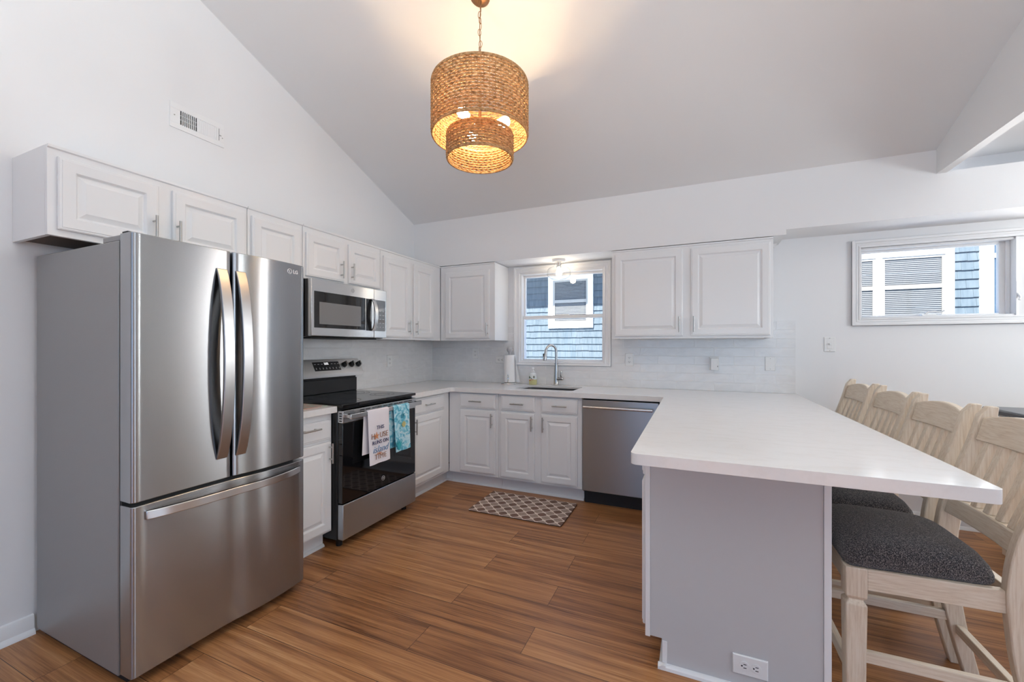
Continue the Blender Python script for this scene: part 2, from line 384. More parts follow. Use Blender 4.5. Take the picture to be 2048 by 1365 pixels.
    def build(s, name, material, parent=None, bevel=0.0, seg=2, angle=35, origin=None):
        me = bpy.data.meshes.new(name)
        if parent is not None: org = ORIG[parent.name]
        elif origin is not None: org = Vector(origin)
        else: org = Vector((0, 0, 0))
        me.from_pydata([Vector(p) - org for p in s.v], [], s.f)
        bm = bmesh.new(); bm.from_mesh(me)
        bmesh.ops.recalc_face_normals(bm, faces=bm.faces)
        lim = math.radians(angle)
        for f in bm.faces: f.smooth = True
        for e in bm.edges:
            e.smooth = len(e.link_faces) == 2 and e.calc_face_angle(0) < lim
        bm.to_mesh(me); bm.free()
        mats = material if isinstance(material, (list, tuple)) else [material]
        for m in mats: me.materials.append(m)
        o = bpy.data.objects.new(name, me); COL.objects.link(o)
        if parent is not None: o.parent = parent
        else: o.location = org
        ORIG[o.name] = org
        if bevel:
            b = o.modifiers.new('bevel', 'BEVEL'); b.width = bevel; b.segments = seg; b.limit_method = 'ANGLE'; b.angle_limit = math.radians(40); b.harden_normals = False
        return o

def tag(o, label=None, cat=None, group=None, kind=None):
    if label: o['label'] = label
    if cat: o['category'] = cat
    if group: o['group'] = group
    if kind: o['kind'] = kind
    return o
def thing(name, loc, label, cat, group=None, kind=None):
    o = bpy.data.objects.new(name, None); COL.objects.link(o); o.location = loc; o.empty_display_size = 0.05
    ORIG[o.name] = Vector(loc)
    return tag(o, label, cat, group, kind)
def copy_tree(o, parent=None):
    c = o.copy(); COL.objects.link(c)
    if parent is not None: c.parent = parent
    for ch in list(o.children): copy_tree(ch, c)
    return c
def struct(o): o['kind'] = 'structure'; return o
def text(name, body, size, M, material, parent, extrude=0.0006, shear=0.0, align='CENTER', space=1.0, offset=0.0):
    cu = bpy.data.curves.new(name, 'FONT'); cu.body = body; cu.size = size; cu.extrude = extrude; cu.shear = shear
    cu.align_x = align; cu.align_y = 'CENTER'; cu.space_character = space; cu.offset = offset; cu.resolution_u = 3
    t = bpy.data.objects.new(name + '_curve', cu); COL.objects.link(t)
    bpy.context.view_layer.update()
    me = bpy.data.meshes.new_from_object(t.evaluated_get(bpy.context.evaluated_depsgraph_get()))
    bpy.data.objects.remove(t); bpy.data.curves.remove(cu)
    me.transform(Matrix.Translation(-ORIG[parent.name]) @ M)
    me.materials.clear(); me.materials.append(material)
    o = bpy.data.objects.new(name, me); COL.objects.link(o); o.parent = parent; ORIG[o.name] = ORIG[parent.name]
    return o
def frameM(loc, xdir, ydir):
    x = Vector(xdir).normalized(); y = Vector(ydir).normalized(); z = x.cross(y)
    M = Matrix((x, y, z)).transposed().to_4x4(); M.translation = Vector(loc); return M

# frames of reference for things set against a wall: (a along, n out, z up) -> world
def FL(a, n, z): return (n, a, z)           # left wall, facing +X
def FB(a, n, z): return (a, -n, z)          # back wall, facing -Y
def FP(a, n, z): return (3.17 - n, a, z)    # peninsula, facing -X

# ------------------------------------------------------------------ room shell
def wall_grid(name, fr, a0, a1, z0, z1, n0, n1, holes, material):
    As = sorted({a0, a1, *[h[0] for h in holes], *[h[1] for h in holes]}); Zs = sorted({z0, z1, *[h[2] for h in holes], *[h[3] for h in holes]})
    solid = lambda a, z: not any(h[0] < a < h[1] and h[2] < z < h[3] for h in holes)
    verts = {}; mb = MB()
    def vid(i, j, k):
        key = (i, j, k)
        if key not in verts: verts[key] = len(mb.v); mb.v.append(fr(As[i], (n0, n1)[k], Zs[j]))
        return verts[key]
    ni, nj = len(As) - 1, len(Zs) - 1
    S = [[solid((As[i] + As[i + 1]) / 2, (Zs[j] + Zs[j + 1]) / 2) for j in range(nj)] for i in range(ni)]
    for i in range(ni):
        for j in range(nj):
            if not S[i][j]: continue
            for k in (0, 1): mb.f.append((vid(i, j, k), vid(i + 1, j, k), vid(i + 1, j + 1, k), vid(i, j + 1, k)))
            for di, dj, e in ((-1, 0, ((i, j), (i, j + 1))), (1, 0, ((i + 1, j), (i + 1, j + 1))), (0, -1, ((i, j), (i + 1, j))), (0, 1, ((i, j + 1), (i + 1, j + 1)))):
                I, J = i + di, j + dj
                if 0 <= I < ni and 0 <= J < nj and S[I][J]: continue
                (p, q), (r, t) = e
                mb.f.append((vid(p, q, 0), vid(r, t, 0), vid(r, t, 1), vid(p, q, 1)))
    return struct(mb.build(name, material))

struct(MB().box(-0.12, 7.1, -7.1, 0.14, -0.1, 0.0).build('floor', FLOOR))
SL = 0.38; ZC0 = 2.597; YS = -0.337
zc = lambda y: ZC0 + SL * (YS - y)
YR = -5.2
W1 = (1.09, 1.955, 1.14, 2.05); W2 = (3.905, 4.765, 1.51, 2.047)
wall_grid('wall_back', FB, 0.0, 7.1, 0.0, 2.75, -0.14, 0.0, [W1, W2, (5.05, 5.86, 1.51, 2.047)], WALL)
struct(MB().prism([(-7.1, 0.0), (0.14, 0.0), (0.14, 2.75), (YS, zc(YS) + 0.12), (YR, zc(YR) + 0.12), (-7.1, zc(YR) + 0.12)], 'x', -0.12, 0.0).build('wall_left', WALL))
struct(MB().prism([(YS, ZC0), (YS, ZC0 + 0.1), (YR, zc(YR) + 0.1), (-7.1, zc(YR) + 0.1), (-7.1, zc(YR)), (YR, zc(YR))], 'x', 0.0, 4.259).build('ceiling', CEIL))
XB = 4.209
struct(MB().box(XB + 0.05, 7.1, -7.1, 0.0, 2.628, 2.73).build('ceiling_dining', CEIL))
# wall above the dining opening
struct(MB().prism([(YS, 2.438), (YS, ZC0), (YR, zc(YR)), (-7.1, zc(YR)), (-7.1, 2.438)], 'x', XB, XB + 0.05).build('trim_2', WALL))
# soffit: lower over the kitchen, stepped up past it
sof = MB().prism([(0.0, 2.1275), (3.369, 2.1275), (3.369, 2.166), (XB, 2.166), (XB, ZC0), (0.0, ZC0)], 'y', YS, 0.0)
struct(sof.build('trim_1', WALL))
struct(MB().box(XB, 7.1, YS, 0.0, 2.166, 2.448).build('trim_3', WALL))
# walls out of view, with the windows the daylight comes through
RWALL = mat('bounce_cut_paint', (0.36, 0.36, 0.37), 0.6)  # unseen walls darkened to cut bounce and fridge reflections
def FR_(a, n, z): return (7.0 + n, a, z)
def FF_(a, n, z): return (a, -7.0 - n, z)
wall_grid('wall_right', FR_, -7.1, 0.14, 0.0, 2.75, 0.0, 0.1, [(-4.6, -2.6, 0.2, 2.3)], RWALL)
wall_grid('wall_front', FF_, 0.0, 7.1, 0.0, 4.6, 0.0, 0.1, [(1.3, 4.7, 0.25, 2.35)], RWALL)
def sidewindow(name, fr, a0, a1, z0, z1, n):
    r = thing(name, fr(a0, 0, z0), None, None, kind='structure')
    mb = MB()
    for i in range(n + 1):
        a = a0 + (a1 - a0) * i / n; w = 0.045
        mb.box(min(max(a - w, a0), a1 - 2 * w), min(max(a + w, a0 + 2 * w), a1), -0.03, 0.015, z0, z1)
    mb.box(a0, a1, -0.03, 0.015, z0, z0 + 0.07); mb.box(a0, a1, -0.03, 0.015, z1 - 0.07, z1)
    mb.xf(fr); mb.build('frame', TRIM, r)
sidewindow('window_3', FR_, -4.6, -2.6, 0.2, 2.3, 2)
sidewindow('window_4', FF_, 1.3, 4.7, 0.25, 2.35, 2)

# backsplash tile
TS = MB()
wall_grid('trim_4', FB, 0.0, 3.487, 0.9145, 1.357, 0.0005, 0.0105, [(1.024, 2.026, 1.104, 1.5)], TILE_B)
bpy.data.objects['trim_4'].name = 'trim_4'
struct(MB().box(0.0005, 0.0105, -2.372, -0.0105, 0.9145, 1.357).build('trim_5', TILE_L))

# baseboards
def baseboard(name, fr, a0, a1):
    mb = MB().prism([(0.0, 0.0), (0.028, 0.0), (0.026, 0.012), (0.015, 0.024), (0.013, 0.07), (0.008, 0.082), (0.0, 0.086)], 'x', a0, a1)
    mb.xf(lambda a, n, z: fr(a, n, z)); return struct(mb.build(name, TRIM))
baseboard('baseboard_left', FL, -7.0, -3.128)
baseboard('baseboard_back', FB, 3.21, 7.0)

# ------------------------------------------------------------------ windows
def window_1():
    x0, x1, z0, z1 = W1
    r = thing('window_1', (x0, 0, z0), None, None, kind='structure')
    c = MB(); L = []
    for (w, d) in ((0.0, 0.0005), (0.0, 0.014), (0.010, 0.019), (0.016, 0.014), (0.040, 0.016), (0.046, 0.022), (0.062, 0.024), (0.066, 0.018), (0.066, 0.0005)):
        wb = w * 0.034 / 0.066
        L.append([(x0 - w, -d, z0 - wb), (x1 + w, -d, z0 - wb), (x1 + w, -d, z1 + w), (x0 - w, -d, z1 + w)])
    c.loops(L, False, False)
    c.build('casing', TRIM, r, angle=20)
    f = MB(); t = 0.014
    f.box(x0, x0 + t, 0.0, 0.135, z0, z1).box(x1 - t, x1, 0.0, 0.135, z0, z1).box(x0 + t, x1 - t, 0.0, 0.135, z1 - t, z1).box(x0 + t, x1 - t, 0.0, 0.135, z0, z0 + t)
    f.build('frame', TRIM, r, 0.001)
    a0, a1 = x0 + t, x1 - t
    def sash(y0, y1, s0, s1, top, bot, st, nm):
        m = MB().box(a0, a0 + st, y0, y1, s0, s1).box(a1 - st, a1, y0, y1, s0, s1).box(a0 + st, a1 - st, y0, y1, s1 - top, s1).box(a0 + st, a1 - st, y0, y1, s0, s0 + bot)
        o = m.build(nm, TRIM, r, 0.002)
        MB().box(a0 + st, a1 - st, (y0 + y1) / 2 - 0.002, (y0 + y1) / 2 + 0.002, s0 + bot, s1 - top).build('pane', GLASS, o)
        return o
    sash(0.072, 0.102, 1.578, z1 - t, 0.022, 0.03, 0.016, 'sash')
    lo = sash(0.034, 0.066, z0 + t, 1.612, 0.032, 0.014, 0.012, 'sash')
    MB().box(1.49, 1.56, 0.024, 0.034, z0 + 0.004, z0 + 0.013).build('lift_tab', PLATE, lo, 0.002)
    MB().box(1.46, 1.60, 0.036, 0.06, 1.612, 1.622).build('latch', PLATE, lo, 0.003)
window_1()

def window_2():
    x0, x1, z0, z1 = W2
    r = thing('window_2', (x0, 0, z0), None, None, kind='structure')
    XE = 5.92
    c = MB()
    for (w0, w1, d) in ((0.0, 0.055, 0.013), (0.0, 0.012, 0.018), (0.036, 0.055, 0.024), (0.02, 0.028, 0.017)):
        c.box(x0 - w1, x0 - w0, -d, -0.0005, z0 - w1, z1 + w1)
        c.box(x0 - w0, XE, -d, -0.0005, z1 + w0, z1 + w1)
        c.box(x0 - w0, XE, -d, -0.0005, z0 - w1, z0 - w0)
    c.build('casing', TRIM, r, 0.0015)
    MB().box(x1, 5.05, -0.009, -0.0005, z0, z1).build('mullion_panel', WALL, r)
    MB().box(5.86, XE, -0.018, -0.0005, z0, z1).build('casing', TRIM, r)
    f = MB(); t = 0.016
    f.box(x0, x0 + t * 0.5, 0.0, 0.135, z0, z1).box(x1 - t, x1, -0.012, 0.135, z0, z1).box(x0 + t * 0.5, x1 - t, 0.0, 0.135, z1 - t, z1).box(x0 + t * 0.5, x1 - t, 0.0, 0.135, z0, z0 + t * 0.6)
    f.build('frame', TRIM, r, 0.001)
    a0, a1 = x0 + t * 0.5, x1 - t
    m = MB(); st = 0.048; y0, y1 = 0.06, 0.095
    zz0, zz1 = z0 + t * 0.6, z1 - t
    m.box(a0, a0 + 0.02, y0, y1, zz0, zz1).box(a1 - st, a1, y0, y1, zz0, zz1).box(a0 + 0.02, a1 - st, y0, y1, zz1 - 0.016, zz1).box(a0 + 0.02, a1 - st, y0, y1, zz0, zz0 + 0.012)
    m.box(a1 - 0.02, a1, y0 - 0.015, y0 - 0.0002, zz0, zz1)
    s = m.build('sash', TRIM, r, 0.002)
    MB().box(a0 + 0.02, a1 - st, 0.076, 0.080, zz0 + 0.012, zz1 - 0.016).build('pane', GLASS, s)
    b0, b1 = 5.05, 5.86
    f2 = MB().box(b0, b0 + t, 0.0, 0.135, z0, z1).box(b1 - t, b1, 0.0, 0.135, z0, z1).box(b0 + t, b1 - t, 0.0, 0.135, z1 - t, z1).box(b0 + t, b1 - t, 0.0, 0.135, z0, z0 + t)
    f2.build('frame', TRIM, r, 0.001)
    m2 = MB().box(b0 + t, b0 + 0.055, y0, y1, z0 + t, z1 - t).box(b1 - 0.055, b1 - t, y0, y1, z0 + t, z1 - t).box(b0 + 0.055, b1 - 0.055, y0, y1, z1 - t - 0.03, z1 - t).box(b0 + 0.055, b1 - 0.055, y0, y1, z0 + t, z0 + t + 0.03)
    s2 = m2.build('sash', TRIM, r, 0.002)
    MB().box(b0 + 0.055, b1 - 0.055, 0.076, 0.080, z0 + t + 0.03, z1 - t - 0.03).build('pane', GLASS, s2)
    k = MB().box(4.27, 4.35, 0.012, 0.05, z0 + 0.009, z0 + 0.022)
    k.tube([(4.29, 0.03, z0 + 0.02), (4.31, 0.025, z0 + 0.038), (4.345, 0.02, z0 + 0.040), (4.375, 0.012, z0 + 0.034), (4.392, 0.008, z0 + 0.046)], [0.008, 0.008, 0.007, 0.006, 0.007], 8)
    k.build('crank_handle', PLATE, r, 0.002)
    h = MB().box(x1 - 0.016, x1 - 0.004, -0.016, -0.011, 1.63, 1.74)
    h.tube([(x1 - 0.01, -0.015, 1.66), (x1 - 0.004, -0.03, 1.63), (x1 - 0.012, -0.035, 1.61)], 0.006, 8)
    h.build('latch', PLATE, r, 0.001)
window_2()

# ------------------------------------------------------------------ cabinets
def rect(a0, a1, z0, z1, i, n): return [(a0 + i, n, z0 + i), (a1 - i, n, z0 + i), (a1 - i, n, z1 - i), (a0 + i, n, z1 - i)]
def door_mesh(fr, a0, a1, z0, z1, n0, th=0.02, st=0.052, raised=True):
    n1 = n0 + th
    L = [rect(a0, a1, z0, z1, 0.0, n0), rect(a0, a1, z0, z1, 0.0, n1 - 0.006), rect(a0, a1, z0, z1, 0.004, n1 - 0.003), rect(a0, a1, z0, z1, 0.010, n1 - 0.0022), rect(a0, a1, z0, z1, 0.0115, n1)]
    if raised:
        L += [rect(a0, a1, z0, z1, st, n1), rect(a0, a1, z0, z1, st + 0.004, n1 - 0.004), rect(a0, a1, z0, z1, st + 0.008, n1 - 0.0105), rect(a0, a1, z0, z1, st + 0.012, n1 - 0.0110), rect(a0, a1, z0, z1, st + 0.031, n1 - 0.0025), rect(a0, a1, z0, z1, st + 0.033, n1 - 0.0012)]
    mb = MB().loops(L); return mb.xf(fr)
def bar_handle(fr, a, z, n0, vertical=True, length=0.126, parent=None):
    mb = MB(); r = 0.0058; off = 0.030; h = length / 2
    if vertical:
        mb.cyl((a, n0 + off, z - h), (a, n0 + off, z + h), r, 12)
        for s in (-1, 1): mb.cyl((a, n0, z + s * h * 0.6), (a, n0 + off, z + s * h * 0.6), 0.0045, 10)
    else:
        mb.cyl((a - h, n0 + off, z), (a + h, n0 + off, z), r, 12)
        for s in (-1, 1): mb.cyl((a + s * h * 0.6, n0, z), (a + s * h * 0.6, n0 + off, z), 0.0045, 10)
    mb.xf(fr); return mb.build('handle', NICKEL, parent)
def add_door(root, fr, a0, a1, z0, z1, n0, handle=None, drawer=False):
    raised = not drawer
    mb = door_mesh(fr, a0, a1, z0, z1, n0, raised=raised)
    if drawer:
        mb = MB().loops([rect(a0, a1, z0, z1, 0.0, n0), rect(a0, a1, z0, z1, 0.0, n0 + 0.013), rect(a0, a1, z0, z1, 0.003, n0 + 0.0155), rect(a0, a1, z0, z1, 0.010, n0 + 0.0165), rect(a0, a1, z0, z1, 0.014, n0 + 0.02)]).xf(fr)
    d = mb.build('drawer' if drawer else 'door', CAB, root, angle=20)
    if handle: bar_handle(fr, handle[0], handle[1], n0 + 0.02, handle[2], parent=d)
    return d
def upper(label, fr, a0, a1, z0, doors, depth=0.325, top=2.1215, group='white upper cabinets'):
    r = thing('upper_cabinet', fr((a0 + a1) / 2, depth / 2, z0), label, 'cabinet', group)
    e = 0.0012; a0 += e; a1 -= e
    b = MB(); t = 0.016
    b.box(a0, a1, 0.001, depth - 0.02, z0 + 0.02, top)
    b.box(a0, a0 + t, 0.001, depth - 0.02, z0, z0 + 0.02); b.box(a1 - t, a1, 0.001, depth - 0.02, z0, z0 + 0.02)
    b.xf(fr).build('cabinet_body', CAB, r)
    ff = MB().box(a0, a1, depth - 0.02, depth, z0, top).xf(fr)
    ff.build('face_frame', CAB, r, 0.0015)
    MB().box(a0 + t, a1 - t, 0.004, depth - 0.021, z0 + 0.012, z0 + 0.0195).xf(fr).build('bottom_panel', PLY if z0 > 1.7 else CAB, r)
    tr = MB().prism([(depth, top - 0.014), (depth + 0.008, top - 0.010), (depth + 0.010, top), (depth, top)], 'x', a0, a1)
    tr.xf(fr).build('top_moulding', CAB, r)
    for d in doors: add_door(r, fr, d[0], d[1], d[2], d[3], depth + 0.0005, d[4])
    return r
upper('white two-door wall cabinet above the fridge', FL, -3.192, -2.364, 1.752,
      [(-3.163, -2.811, 1.779, 2.079, (-2.836, 1.862, True)), (-2.752, -2.384, 1.779, 2.079, (-2.736, 1.862, True))])
upper('white single-door wall cabinet between the fridge cabinet and microwave cabinet', FL, -2.363, -1.986, 1.357, [(-2.343, -2.012, 1.38, 2.072, (-2.035, 1.47, True))])
upper('white two-door wall cabinet directly above the microwave', FL, -1.985, -1.231, 1.757,
      [(-1.966, -1.634, 1.776, 2.07, (-1.672, 1.862, True)), (-1.589, -1.25, 1.776, 2.07, (-1.569, 1.862, True))])
upper('tall white two-door wall cabinet between the microwave and the corner', FL, -1.230, -0.3265, 1.357,
      [(-1.200, -0.842, 1.378, 2.066, (-0.874, 1.47, True)), (-0.789, -0.47, 1.378, 2.066, (-0.769, 1.47, True))])
upper('white single-door wall cabinet left of the sink window', FB, 0.327, 0.956, 1.357, [(0.394, 0.901, 1.378, 2.055, (0.908 - 0.022, 1.465, True))], depth=0.325)
upper('wide white two-door wall cabinet right of the sink window', FB, 2.086, 3.288, 1.362,
      [(2.112, 2.657, 1.383, 2.086, (2.631, 1.475, True)), (2.717, 3.266, 1.383, 2.086, (2.738, 1.475, True))])
# scribe moulding that closes the cabinet end against the stepped soffit
struct(MB().prism([(3.2895, 2.1265), (3.355, 2.1265), (3.333, 2.10), (3.302, 2.088), (3.2895, 2.088)], 'y', -0.06, -0.002).build('trim_6', TRIM))

def base(label, fr, a0, a1, fronts, depth=0.61, toe=0.075, toe_h=0.115, top=0.8735, group='white base cabinets', shoe=True, back=0.0015, toe_a=None, hollow=False):
    r = thing('base_cabinet', fr((a0 + a1) / 2, depth / 2, 0), label, 'cabinet', group)
    e = 0.0008; a0 += e; a1 -= e
    if hollow:      # open box with room for the sink
        hb_ = MB().box(a0, a1, depth - 0.02, depth, toe_h, top).box(a0, a0 + 0.018, back, depth - 0.0202, toe_h, top).box(a1 - 0.018, a1, back, depth - 0.0202, toe_h, top)
        hb_.box(a0 + 0.0182, a1 - 0.0182, back, depth - 0.0202, toe_h, toe_h + 0.018).box(a0 + 0.0182, a1 - 0.0182, back, back + 0.01, toe_h + 0.0182, top)
        hb_.xf(fr).build('cabinet_body', CAB, r)
    else:
        MB().box(a0, a1, back, depth, toe_h, top).xf(fr).build('cabinet_body', CAB, r, 0.0015)
    ka0, ka1 = toe_a or (a0, a1)
    k = MB().box(ka0, ka1, back, depth - toe, 0.0, toe_h - 0.0005)
    if shoe: k.prism([(depth - toe, 0.0), (depth - toe + 0.017, 0.0), (depth - toe + 0.015, 0.010), (depth - toe + 0.006, 0.018), (depth - toe, 0.019)], 'x', ka0, ka1)
    k.xf(fr).build('toe_kick', CAB, r)
    for d in fronts: add_door(r, fr, d[0], d[1], d[2], d[3], depth + 0.0005, d[4], d[5])
    return r
base('white base cabinet between the fridge and the range', FL, -2.374, -2.006,
     [(-2.352, -2.021, 0.708, 0.832, (-2.19, 0.79, False), True), (-2.352, -2.021, 0.13, 0.692, (-2.041, 0.622, True), False)])
base('white base cabinet right of the range', FL, -1.240, -0.6125,
     [(-1.215, -0.719, 0.727, 0.858, (-0.975, 0.795, False), True), (-1.215, -0.719, 0.138, 0.711, (-1.175, 0.632, True), False)])
base('white corner base cabinet left of the sink cabinet', FB, 0.6125, 1.132,
     [(0.740, 1.104, 0.731, 0.860, (0.914, 0.795, False), True), (0.738, 1.103, 0.140, 0.711, (1.075, 0.630, True), False)])
base('white two-door sink base cabinet next to the dishwasher', FB, 1.1325, 1.895,
     [(1.163, 1.483, 0.731, 0.859, (1.325, 0.792, False), True), (1.542, 1.861, 0.731, 0.859, (1.711, 0.794, False), True),
      (1.157, 1.479, 0.135, 0.712, (1.460, 0.630, True), False), (1.540, 1.857, 0.135, 0.712, (1.564, 0.630, True), False)], hollow=True)

struct(MB().box(0.20, 0.535, -0.6118, -0.535, 0.0, 0.1145).box(0.20, 0.6125, -0.5348, -0.40, 0.0, 0.1145).box(0.5352, 0.550, -0.6118, -0.5352, 0.0, 0.018).box(0.5504, 0.6125, -0.550, -0.5352, 0.0, 0.018).build('trim_7', CAB))
# peninsula cabinet
pen = thing('peninsula_cabinet', (2.86, -1.3, 0), 'white peninsula cabinet under the counter overhang, grey end panel facing out', 'cabinet')
MB().box(2.560, 3.168, -2.182, -0.0015, 0.114, 0.8735).build('cabinet_body', CAB, pen, 0.0015)
MB().box(2.635, 3.168, -2.182, -0.0015, 0.0, 0.114).build('toe_kick', CAB, pen)
ep = MB().prism([(2.576, 0.114), (2.62, 0.114), (2.62, 0.0), (3.157, 0.0), (3.157, 0.8735), (2.576, 0.8735)], 'y', -2.200, -2.1825)
ep.build('end_panel', PANEL, pen, 0.001)
MB().box(2.556, 2.5755, -2.204, -2.183, 0.110, 0.8735).build('corner_trim', CAB, pen, 0.002)
MB().box(3.1575, 3.180, -2.204, -2.1825, 0.0, 0.8735).build('corner_trim', CAB, pen, 0.002)
MB().box(3.1685, 3.178, -2.1815, -0.0015, 0.0, 0.8735).build('back_panel', CAB, pen)
qr = MB().prism([(-2.2005, 0.0), (-2.219, 0.0), (-2.217, 0.011), (-2.209, 0.018), (-2.2005, 0.019)], 'x', 2.606, 3.19)
qr.prism([(2.6345, 0.0), (2.608, 0.0), (2.611, 0.012), (2.622, 0.019), (2.6345, 0.02)], 'y', -2.2195, -0.72)
qr.build('shoe_moulding', TRIM, pen)
MB().box(2.6215, 2.640, -2.2035, -2.2005, 0.02, 0.108).build('patch_strip', TRIM, pen, 0.002)
for i in range(3):
    y1 = -0.70 - i * 0.498; y0 = y1 - 0.478
    add_door(pen, FP, y0, y1, 0.14, 0.742, 0.6105, ((y1 - 0.04), 0.66, True))
    add_door(pen, FP, y0, y1, 0.762, 0.858, 0.6105, ((y0 + y1) / 2 + 0.1, 0.81, False), True)
# filler beside the dishwasher
# ------------------------------------------------------------------ countertops
def arc(cx, cy, r, d0, d1, n=6): return [(cx + r * math.cos(math.radians(d0 + (d1 - d0) * i / n)), cy + r * math.sin(math.radians(d0 + (d1 - d0) * i / n))) for i in range(n + 1)]
def slab(outline, hole, z0, z1):
    bm = bmesh.new()
    def ring(pts):
        vs = [bm.verts.new((p[0], p[1], z1)) for p in pts]
        return [bm.edges.new((vs[i], vs[(i + 1) % len(vs)])) for i in range(len(vs))]
    es = ring(outline)
    if hole: es += ring(hole)
    bmesh.ops.triangle_fill(bm, use_beauty=True, use_dissolve=False, edges=es)
    ret = bmesh.ops.extrude_face_region(bm, geom=bm.faces[:])
    for v in ret['geom']:
        if isinstance(v, bmesh.types.BMVert): v.co.z = z0
    bm.verts.index_update()
    mb = MB(); mb.v = [tuple(v.co) for v in bm.verts]; mb.f = [tuple(v.index for v in f.verts) for f in bm.faces]
    bm.free(); return mb
CT0, CT1 = 0.874, 0.914
out = [(0.0012, -0.0012), (3.493, -0.0012)] + arc(3.493 - 0.022, -2.457 + 0.022, 0.022, 0, -90) + arc(2.53 + 0.028, -2.457 + 0.028, 0.028, 270, 180) \
    + arc(2.53 - 0.035, -0.648 - 0.035, 0.035, 0, 90) + arc(0.66 + 0.045, -0.648 - 0.045, 0.045, 90, 180) + [(0.66, -1.2405), (0.0012, -1.2405)]
SX0, SX1, SY0, SY1 = 1.245, 1.785, -0.505, -0.135
hole = arc(SX1 - .03, SY1 - .03, .03, 0, 90, 4) + arc(SX0 + .03, SY1 - .03, .03, 90, 180, 4) + arc(SX0 + .03, SY0 + .03, .03, 180, 270, 4) + arc(SX1 - .03, SY0 + .03, .03, 270, 360, 4)
ct = slab(out, hole, CT0, CT1).build('countertop', QUARTZ, None, 0.003, 2)
tag(ct, 'white quartz countertop running from the range past the sink onto the peninsula', 'countertop')
ct2 = MB().box(0.0012, 0.66, -2.374, -2.005, CT0, CT1).build('countertop', QUARTZ, None, 0.003)
tag(ct2, 'small white quartz countertop between the fridge and the range', 'countertop')
cb = MB().box(0.10, 0.605, -2.365, -2.03, CT1 + 0.0008, CT1 + 0.006).build('cutting_board', BOARD, None, 0.002, origin=(0.35, -2.2, CT1))
tag(cb, 'pastel patterned cutting board lying on the small countertop beside the range', 'cutting board')

# sink
SINKST = mat('sink_steel', (0.22, 0.215, 0.215), 0.38, 1.0)
sk = thing('kitchen_sink', ((SX0 + SX1) / 2, (SY0 + SY1) / 2, 0.70), 'stainless undermount sink set in the counter below the window', 'sink')
def rr_(i, z, r=0.04):
    x0, x1, y0, y1 = SX0 - 0.008 + i, SX1 + 0.008 - i, SY0 - 0.008 + i, SY1 + 0.008 - i
    return [(p[0], p[1], z) for p in arc(x1 - r, y1 - r, r, 0, 90, 4) + arc(x0 + r, y1 - r, r, 90, 180, 4) + arc(x0 + r, y0 + r, r, 180, 270, 4) + arc(x1 - r, y0 + r, r, 270, 360, 4)]
MB().loops([rr_(0.0092, 0.894), rr_(0.0092, 0.70), rr_(0.035, 0.680), rr_(0.035, 0.6822), rr_(0.0115, 0.702), rr_(0.0115, 0.894), rr_(0.0092, 0.894)], cap0=False, cap1=False).build('basin', SINKST, sk)
MB().loops([rr_(0.0345, 0.6822), rr_(0.0345, 0.6805)]).build('basin_floor', SINKST, sk)
MB().lathe([(0.0, 0.683), (0.03, 0.683), (0.042, 0.685), (0.044, 0.682)], (1.515, -0.3, 0), 24).build('drain', CHROME, sk)

# faucet
fx, fy = 1.500, -0.070
fc = thing('faucet', (fx, fy, CT1), 'tall gooseneck kitchen faucet behind the sink', 'faucet')
MB().lathe([(0.026, 0.0), (0.027, 0.006), (0.024, 0.012), (0.023, 0.05), (0.021, 0.12), (0.0175, 0.19), (0.0165, 0.205), (0.019, 0.208), (0.019, 0.216), (0.014, 0.219)], (fx, fy, CT1 + 0.0008), 24).build('body', FAUCET, fc)
neck = [(fx, fy, CT1 + 0.215), (fx, fy, CT1 + 0.30)]
cxx, rad = 0.052, 0.052
dirx, diry = -0.80, -0.60
for i in range(1, 13):
    a = math.pi * i / 12 * 0.93
    d = rad - rad * math.cos(a)
    neck.append((fx + dirx * d, fy + diry * d, CT1 + 0.335 + rad * 1.15 * math.sin(a)))
MB().tube(neck, 0.0125, 14).build('neck', FAUCET, fc)
ex, ey, ez = neck[-1]
sp = MB().tube([(ex, ey, ez + 0.006), (ex + dirx * .004, ey + diry * .004, ez - 0.02), (ex + dirx * .012, ey + diry * .012, ez - 0.075), (ex + dirx * .015, ey + diry * .015, ez - 0.10), (ex + dirx * .015, ey + diry * .015, ez - 0.103)], [0.0135, 0.0145, 0.018, 0.020, 0.017], 18)
o = sp.build('spray_head', FAUCET, fc)
MB().box(ex + dirx * .027 - 0.006, ex + dirx * .027 + 0.006, ey + diry * .027 - .004, ey + diry * .027 + .004, ez - 0.066, ez - 0.035).build('spray_button', DARK, o, 0.002)
hv = MB().cyl((fx + 0.015, fy - 0.004, CT1 + 0.062), (fx + 0.062, fy - 0.012, CT1 + 0.066), 0.017, 18).sphere((fx + 0.063, fy - 0.012, CT1 + 0.066), 0.018, 16, 10)
h = hv.build('valve', FAUCET, fc)
MB().tube([(fx + 0.056, fy - 0.013, CT1 + 0.075), (fx + 0.053, fy - 0.016, CT1 + 0.10), (fx + 0.056, fy - 0.02, CT1 + 0.13), (fx + 0.056, fy - 0.022, CT1 + 0.143)], [0.006, 0.008, 0.0085, 0.004], 12).build('lever', FAUCET, h)

